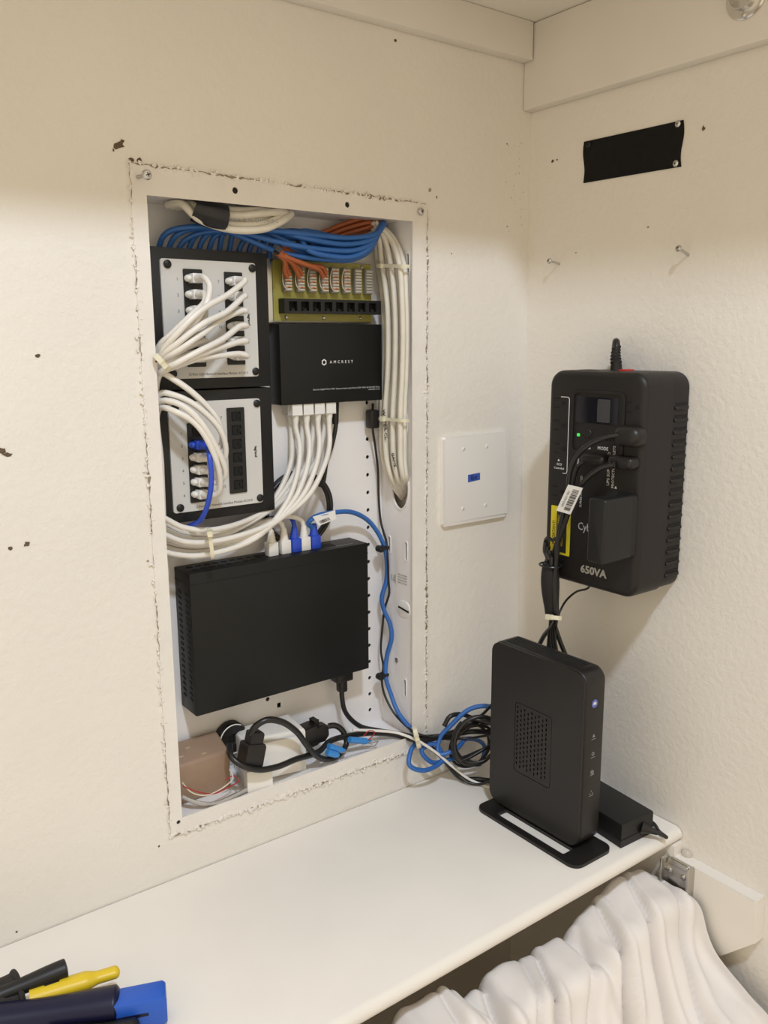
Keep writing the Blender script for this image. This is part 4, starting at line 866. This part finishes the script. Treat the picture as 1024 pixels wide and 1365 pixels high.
# cord bundle: extra leads and the heat-shrink-like sleeve below the unit
sl = thing('cord_sleeve', P(734, 775, x=-.10), 'black bundle of folded leads under the yellow sticker', 'cord bundle')
for k, (du, dx, r) in enumerate(((-6, 0, .0034), (-2, -.006, .0032), (-3, .006, .0034), (-7, .004, .0030))):
    pts = bund(du, dx, 1)[:3]; top = P(728+3*k, 722+6*k, x=-.108+.002*k); bm = B(); tube(bm, [top, P(727+3*k, 735+3*k, x=-.106)]+pts+[P(734+k, 815, x=-.097), P(735+k, 828, x=-.093), P(733+2*k, 850, x=-.088), P(731+4*k, 880, x=-.082), P(732+4*k, 910, x=-.078)], r, 8); fin(bm, 'lead', bcable_m, sl)
bm = B(); tube(bm, [P(727, 720, x=-.108), P(731, 716, x=-.112), P(736, 720, x=-.112), P(745, 716, x=-.110)], .0022, 8); fin(bm, 'lead_loop', bcable_m, sl)
bm = B(); ring = []
c = P(734, 752, x=-.104); 
for k in range(21): a = 2*math.pi*k/20; ring.append(c+Vector((.0135*math.cos(a), .0150*math.sin(a), -.001)))
tube(bm, ring, .0013, 6, raw=True); fin(bm, 'wrap_band', bcable_m, sl)
bm = B(); wp_ = [P(734, 750, x=-.104), P(733.5, 770, x=-.103), P(734, 790, x=-.100), P(735.5, 810, x=-.097), P(736, 818, x=-.095)]
path = smooth_path(wp_, .004); nW = len(path); tube(bm, path, .01, 14, raw=True, rads=[.0102+.0022*math.sin(math.pi*min(1, k/(nW*.75)))-.004*max(0, k/nW-.75) for k in range(nW)]); fin(bm, 'fabric_wrap', mat('black_velcro', (.010, .009, .010), .7, bump=[(900, .3, .0006, 2)]), sl)
strap('zip_tie', 727, 745, 822, 824, dict(x=-.104), 'natural zip tie around the black cords above the modem', .55, h=.0028)
k4 = cable('power_lead', [Vector((P(790, 780, x=-.04).x, P(790, 780, x=-.04).y, UZ0+.003)), P(784, 784, x=-.042), P(770, 788, x=-.05), P(757, 798, x=-.065), P(748, 812, x=-.085), P(743, 826, x=-.092), P(741, 850, x=-.086), P(742, 890, x=-.08)], .0015, bcable_m, 'thin black lead curving from beneath the battery backup into the cord bundle', 'cable')
# barcode tag on the cord
bm = B(); cs = [P(757.5, 646, x=-.128), P(777, 650.5, x=-.128), P(760.5, 686, x=-.128), P(741.5, 680.5, x=-.128)]
o_ = Vector((.0006, 0, 0)); vs = [bm.verts.new(p_) for p_ in cs]; vt = [bm.verts.new(p_+o_) for p_ in cs]; bm.faces.new(vs); bm.faces.new(vt[::-1])
for i in range(4): bm.faces.new((vs[i], vs[(i+1) % 4], vt[(i+1) % 4], vt[i]))
lt = fin(bm, 'barcode_tag', label_m, k1)
ex = (cs[1]-cs[0]); ey = (cs[3]-cs[0]); bm = B(); u = .12
while u < .92:
    w = random.choice((.012, .022, .032)); qs = [cs[0]+ey*u+ex*.45, cs[0]+ey*u+ex*.88, cs[0]+ey*(u+w)+ex*.88, cs[0]+ey*(u+w)+ex*.45]; bm.faces.new([bm.verts.new(p_-o_*.4) for p_ in qs]); u += w+random.choice((.014, .024))
fin(bm, 'barcode', black_ink, lt)
bm = B(); M = Matrix((-ey.normalized(), ex.normalized(), Vector((-1, 0, 0)))).transposed().to_4x4(); M.translation = cs[0]+ex*.25+ey*.5-o_*.4; text(bm, M, 'PS02-021-001', 0, 0, 0, .0055, sx=.8); fin(bm, 'tag_text', grey_ink, lt)

# ------------------------------------------------------------------ modem on its stand
mo = thing('modem', (-.14, -.19, 0), 'black upright modem with a slotted grille, on a flat stand on the shelf', 'modem')
MX = -.160; mu0, mu1, mz0, mz1 = .1045, .2660, .0085, .2420
MM = FR(MX, 0, 0)
bm = B(); softbox(bm, MM, mu0, mu1, mz0, mz1, .0165, -.0395, -.0030, .0030, k=3, back=True); body = fin(bm, 'shell', satin_m, mo)
gu0, gv0 = -P(687, 938, x=MX).y, P(687, 938, x=MX).z; gu1, gv1 = -P(733, 1050, x=MX).y, P(733, 1050, x=MX).z
gv0 = P(710, 945, x=MX).z; gv1 = P(710, 1040, x=MX).z
slots = []
cols = 9; rowsn = 13
for ci in range(cols):
    for ri in range(rowsn):
        u = gu0+.0045+ci*(gu1-gu0-.014)/(cols-1); v = gv0-.007-(ri+(.5 if ci % 2 else 0))*((gv0-gv1-.013)/(rowsn))
        slots.append([(u-.0010, v-.0019), (u+.0010, v-.0019), (u+.0010, v+.0019), (u-.0010, v+.0019)])
groove = .0008
bm = B(); plate(bm, MM, rrect(mu0+.001, mu1-.001, mz0+.001, mz1-.001, .0155, 8), [rrect(gu0, gu1, gv1, gv0, .005, 5)], -.0026, 0); fin(bm, 'side_cover', satin_m, mo)
bm = B(); plate(bm, MM, rrect(gu0+groove, gu1-groove, gv1+groove, gv0-groove, .0045, 5), slots, -.0026, -.0002); fin(bm, 'grille', satin_m, mo)
bm = B(); box(bm, MM, (gu0, gv1, -.0030), (gu1, gv0, -.00275)); fin(bm, 'grille_backing', dark_m, mo)
bm = B(); M = MM
for k in range(44):      # top vent slits
    u = mu0+.018+k*.0038
    if u > mu1-.020: break
    t = 0; box(bm, ID, (MX+.0080, -u-.0011, mz1-.0006), (MX+.0340, -u+.0011, mz1+.0003))
fin(bm, 'top_vent', dark_m, body)
# emblem and status icons on the narrow front edge
ME = FB(0, -mu1, 0)        # faces -y
ex_ = MX+.0205; bm = B(); zz = P(790, 939, y=-mu1).z; prism(bm, ME, circ(ex_-.001, zz, .0055, 20), 0, .0004); emb = fin(bm, 'emblem', emblem_m, body)
bm = B(); prism(bm, ME, [(ex_-.0045, zz-.002), (ex_-.0025, zz+.003), (ex_-.001, zz+.0005), (ex_+.0005, zz+.003), (ex_+.0025, zz-.002), (ex_+.001, zz-.0005), (ex_-.001, zz-.002), (ex_-.003, zz-.0005)], .0004, .0006); fin(bm, 'emblem_mark', white_ink, emb)
for k, py in enumerate((983, 1007, 1030, 1057)):
    bm = B(); zz = P(788, py, y=-mu1).z
    if k == 0: prism(bm, ME, [(ex_-.0022, zz-.001), (ex_+.0022, zz-.001), (ex_, zz+.003)], 0, .0003)
    elif k == 1: plate(bm, ME, circ(ex_, zz+.001, .0024, 14), [circ(ex_, zz+.001, .0016, 14)], 0, .0003)
    elif k == 2:
        for j in range(3): plate(bm, ME, circ(ex_, zz, .001+.001*j, 14), [circ(ex_, zz, .0006+.001*j, 14)], 0, .0003)
    else:
        for a, b in ((0, .0025), (-.0022, -.001), (.0022, -.001)): cyl(bm, ME, ex_+a, zz+b, 0, .0003, .0008, 8)
    box(bm, ME, (ex_-.004, zz-.0040, 0), (ex_+.004, zz-.0034, .0002))
    fin(bm, 'status_icon', grey_ink, body)

bm = B(); plate(bm, ID, rrect(-.1865, -.1135, -.2855, -.1050, .014, 6), [rrect(-.1760, -.1580, -.2560, -.1380, .002, 2)], .0002, .0045); fin(bm, 'stand', satin_m, mo)
bm = B(); box(bm, ID, (MX+.004, -mu1+.020, .004), (MX+.036, -mu0-.020, .0095), .0015); fin(bm, 'foot_neck', satin_m, mo)
# brick adapter on the shelf
ad = thing('brick_adapter', (-.07, -.23, 0), 'black brick power adapter lying on the shelf behind the modem stand', 'power adapter')
bm = B(); M = Matrix.Translation((0, 0, .0005))
prism(bm, M, [(-.1035, -.2880), (-.0420, -.2905), (-.0300, -.1650), (-.0905, -.1620)], 0, .0325, .003, 2); fin(bm, 'housing', black_m, ad)
bm = B(); prism(bm, M, [(-.1040, -.2886), (-.0414, -.2911), (-.0294, -.1644), (-.0910, -.1614)], .0100, .0110); fin(bm, 'seam', dark_m, ad)
bm = B(); a = Vector((-.063, -.2890, .0155)); d = Vector((.52, -.85, -.18)).normalized()
tube(bm, [a, a+d*.006, a+d*.012, a+d*.020], .006, 12, raw=True, rads=[.0085, .006, .0045, .0032]); fin(bm, 'strain_relief', satin_m, ad)
bm = B(); pq = a+d*.019; tube(bm, [pq, pq+d*.006, pq+d*.010+Vector((.004, 0, -.004)), Vector((-.036, -.296, .0035)), Vector((-.026, -.282, .003)), Vector((-.018, -.24, .003)), Vector((-.012, -.18, .003))], .0026, 8); fin(bm, 'lead', bcable_m, ad)

# ------------------------------------------------------------------ tools in the lower corner of the frame
def handle(name, m, a, b, r0, r1, lab, cat='tool', flat=1.0, prof=None, z=None):
    bm = B(); n = 40; a = Vector(a); b = Vector(b); d = (b-a).normalized(); up = Vector((0, 0, 1)); sd = d.cross(up).normalized(); up = sd.cross(d)
    rings = []
    for k in range(n+1):
        t = 1-(1-k/n)**2.2; base = a.lerp(b, t); r = max(1e-4, prof(t) if prof else r0+(r1-r0)*t)
        rings.append([bm.verts.new(base+sd*(r*math.cos(2*math.pi*j/14))+up*(r*flat*math.sin(2*math.pi*j/14))) for j in range(14)])
    for q_, w_ in zip(rings, rings[1:]):
        for j in range(14): bm.faces.new((q_[j], q_[(j+1) % 14], w_[(j+1) % 14], w_[j]))
    bm.faces.new(rings[0][::-1]); bm.faces.new(rings[-1]); return bm
def endcap(t, e=.06): return min(1, math.sqrt(max(0, 1-((max(0, t-(1-e)))/e)**2)))
tools = []
tp = thing('tool_pouch', (-.83, -.12, 0), 'dark fabric tool pouch lying on the shelf', 'tool pouch')
bm = handle('x', None, P(-150, 1400, z=.022), P(26, 1325, z=.022), 0, 0, '', prof=lambda t: .0225*(1-.15*abs(noise.noise(Vector((t*6, 0, 0))))), flat=.92); fin(bm, 'pouch', mat('black_nylon', (.018, .016, .015), .8, bump=[(700, .5, .001, 2)]), tp)
bm = B(); c = P(24, 1326, z=.022); d = (c-P(-150, 1400, z=.022)).normalized(); sd = d.cross(Vector((0, 0, 1))).normalized()
tube(bm, [c+(sd*math.cos(a*math.pi/10)+Vector((0, 0, .95))*math.sin(a*math.pi/10))*.0215 for a in range(21)], .003, 8, raw=True); fin(bm, 'hem', mat('black_nylon', (.018, .016, .015), .8), tp)
t1 = thing('wire_stripper', P(60, 1300, z=.036), 'black handled tool sticking out of the fabric pouch beside the yellow one', 'tool')
bm = handle('x', None, P(-30, 1338, z=.034), P(90, 1290, z=.040), 0, 0, '', prof=lambda t: .0086*(1-.12*math.sin(t*5))*endcap(t, .02), flat=.95); fin(bm, 'grip', black_m, t1)
bm = handle('x', None, P(60, 1318, z=.032), P(80, 1311, z=.033), .005, .004, ''); fin(bm, 'lever', black_m, t1)
t2 = thing('yellow_handle_tool', P(110, 1305, z=.03), 'yellow handled tool lying between the black and the blue handles', 'tool')
bm = handle('x', None, P(40, 1330, z=.028), P(160, 1294, z=.030), 0, 0, '', prof=lambda t: (.0102 if t < .62 else .0102-.0032*min(1, (t-.62)/.12))*endcap(t, .06), flat=.8); fin(bm, 'grip', yellow_m, t2)
t3 = thing('blue_handle_tool', P(150, 1340, z=.02), 'navy tool handle with a bright blue end block, on the shelf', 'tool')
bm = handle('x', None, P(-20, 1362, z=.024), P(162, 1336, z=.024), 0, 0, '', prof=lambda t: .0165*(1-.1*math.sin(t*4))*endcap(t, .05), flat=.85); fin(bm, 'grip', navy_m, t3)
a = P(158, 1343, z=.021); b = P(222, 1330, z=.021); d = (b-a).normalized(); sd = d.cross(Vector((0, 0, 1))).normalized()
M = Matrix((d, -sd, Vector((0, 0, 1)))).transposed().to_4x4(); M.translation = a; L = (b-a).length
bm = B(); prism(bm, M, [(-.004, -.012), (L-.004, -.014), (L, -.011), (L, .009), (L-.003, .012), (-.004, .012)], -.0185, .012, .003, 2, both=True); blk = fin(bm, 'end_block', bluetool_m, t3)
bm = B(); box(bm, M, (-.002, -.0136, -.004), (L*.62, -.0125, -.001)); fin(bm, 'groove', navy_m, blk)
bm = handle('x', None, P(60, 1396, z=.013), P(188, 1371, z=.013), 0, 0, '', prof=lambda t: .0105*endcap(t, .08)); fin(bm, 'black_grip_rod', black_m, None, 'black tool handle half hidden under the blue end block', 'tool')

# ------------------------------------------------------------------ white clothes on the rod under the shelf
bm = B(); tube(bm, [Vector((-1.5, -.275, -.135)), Vector((-.8, -.275, -.135)), Vector((-.021, -.275, -.135))], .0125, 16, .1); fin(bm, 'closet_rod', nickel_m, None, 'metal closet rod below the shelf, carrying the white clothes', 'rod')
bm = B(); NU, NV = 460, 120
RPX = [(470, 1390), (531, 1356), (560, 1340), (590, 1318), (604, 1322), (622, 1334), (645, 1312), (669, 1290), (705, 1280), (730, 1262), (746, 1252), (757, 1256), (771, 1230), (802, 1198), (827, 1172), (853, 1162), (872, 1165)]
rz = [(-1.3, -.075), (-.66, -.085)]+[(P(a_, b_, y=-.285).x, P(a_, b_, y=-.285).z) for a_, b_ in RPX]+[(-.03, -.058)]
# cross-section of the drape (distance in front of the ridge, drop), read off its outline against the side board
SEC = [(0, 0)]+[(max(0, -.285-q.y), q.z+.052) for q in (P(a_, b_, x=-.040) for a_, b_ in ((889, 1172), (920, 1192), (935, 1228), (955, 1264), (991, 1315), (1024, 1351)))]
SEC += [(SEC[-1][0]+.045, SEC[-1][1]-.09), (SEC[-1][0]+.075, SEC[-1][1]-.25), (SEC[-1][0]+.085, SEC[-1][1]-.45)]
SECP = smooth_path([Vector((0, -a_, b_)) for a_, b_ in SEC], .004)
SL = [0]
for a_, b_ in zip(SECP, SECP[1:]): SL.append(SL[-1]+(b_-a_).length)
def sec(t):
    d = t*SL[-1]
    for k in range(len(SL)-1):
        if d <= SL[k+1]: return SECP[k].lerp(SECP[k+1], (d-SL[k])/max(1e-6, SL[k+1]-SL[k])), (SECP[k+1]-SECP[k]).normalized()
    return SECP[-1], (SECP[-1]-SECP[-2]).normalized()
def lerp_tab(tab, x):
    for (a, va_), (b, vb_) in zip(tab, tab[1:]):
        if x <= b: t = max(0, (x-a)/(b-a)); t = t*t*(3-2*t); return va_+(vb_-va_)*t
    return tab[-1][1]
VAL = [(-.9, -.5, .02, .03), (-.6, -.5, .02, .03), (-.3, -.5, .03, .03), (-.08, -.5, .025, .03), (.075, -.55, .022, .020), (.20, -.45, .034, .018), (.315, -.50, .014, .010), (.43, -.62, .034, .013), (.520, -.66, .012, .006), (.575, -.74, .024, .009), (.69, -.80, .010, .012), (.765, -.76, .026, .008), (.865, -.70, .018, .007), (.955, -.62, .014, .008)]
def clothpt(u, v):
    x = -.60+.572*u; ridge = lerp_tab(rz, x)
    if v < .16:
        t = v/.16; p = Vector((x, -.225-.060*t**1.1, ridge-.50*(1-t)**2.2)); nn_ = Vector((0, .3, .95)); s_ = 0  # hidden back sheet, hung long to block light from the gap under the shelf
    else:
        t = (v-.16)/.84; q, tg = sec(t); s_ = t*SL[-1]; nn_ = Vector((0, -tg.z*-1, tg.y*-1)) if False else Vector((0, tg.z, -tg.y))
        if nn_.z < 0 and nn_.y > 0: nn_ = -nn_
        k_ = .80+.20*u; p = Vector((x, -.285+q.y*k_, ridge+q.z))
    grow = min(1, .25+s_/.14)
    h = 0
    for (c, dr, dep, wd) in VAL:
        cc_ = c+dr*(s_-.05)*1.1+.008*math.sin(s_*22+c*40); w_ = max(.009, wd)*(.8+2.6*s_); d_ = (u-cc_)/w_
        h -= 1.3*dep*math.exp(-abs(d_)**1.9)*(1-.35*math.exp(-((s_-.3)/.1)**2)); h += .35*dep*math.exp(-((d_-2.0)/1.2)**2)
    h += .010*noise.noise(Vector((u*6, s_*9, 2)))+.004*noise.noise(Vector((u*22, s_*20, 7)))
    p += nn_*(h*grow)
    p.x += .010*noise.noise(Vector((u*5, s_*6, 11)))*grow
    p.x = min(p.x, -.0235 if p.y > -.44 else -.004)
    if p.y > -.32: p.z = min(p.z, -.0235)
    return p
UU = [-1.1+1.1*i/40 for i in range(40)]+[i/NU for i in range(NU+1)]; NU = len(UU)-1  # negative u: out-of-view cloth added to block side light under the shelf
g = [[bm.verts.new(clothpt(u_, j/NV)) for j in range(NV+1)] for u_ in UU]
for i in range(NU):
    for j in range(NV): bm.faces.new((g[i][j], g[i+1][j], g[i+1][j+1], g[i][j+1]))
cl_o = fin(bm, 'white_garment', cloth_m, None, 'crumpled white cotton garment hanging in folds below the shelf', 'clothing', ang=180)
sm = cl_o.modifiers.new('thickness', 'SOLIDIFY'); sm.thickness = .0012; sm.offset = 1
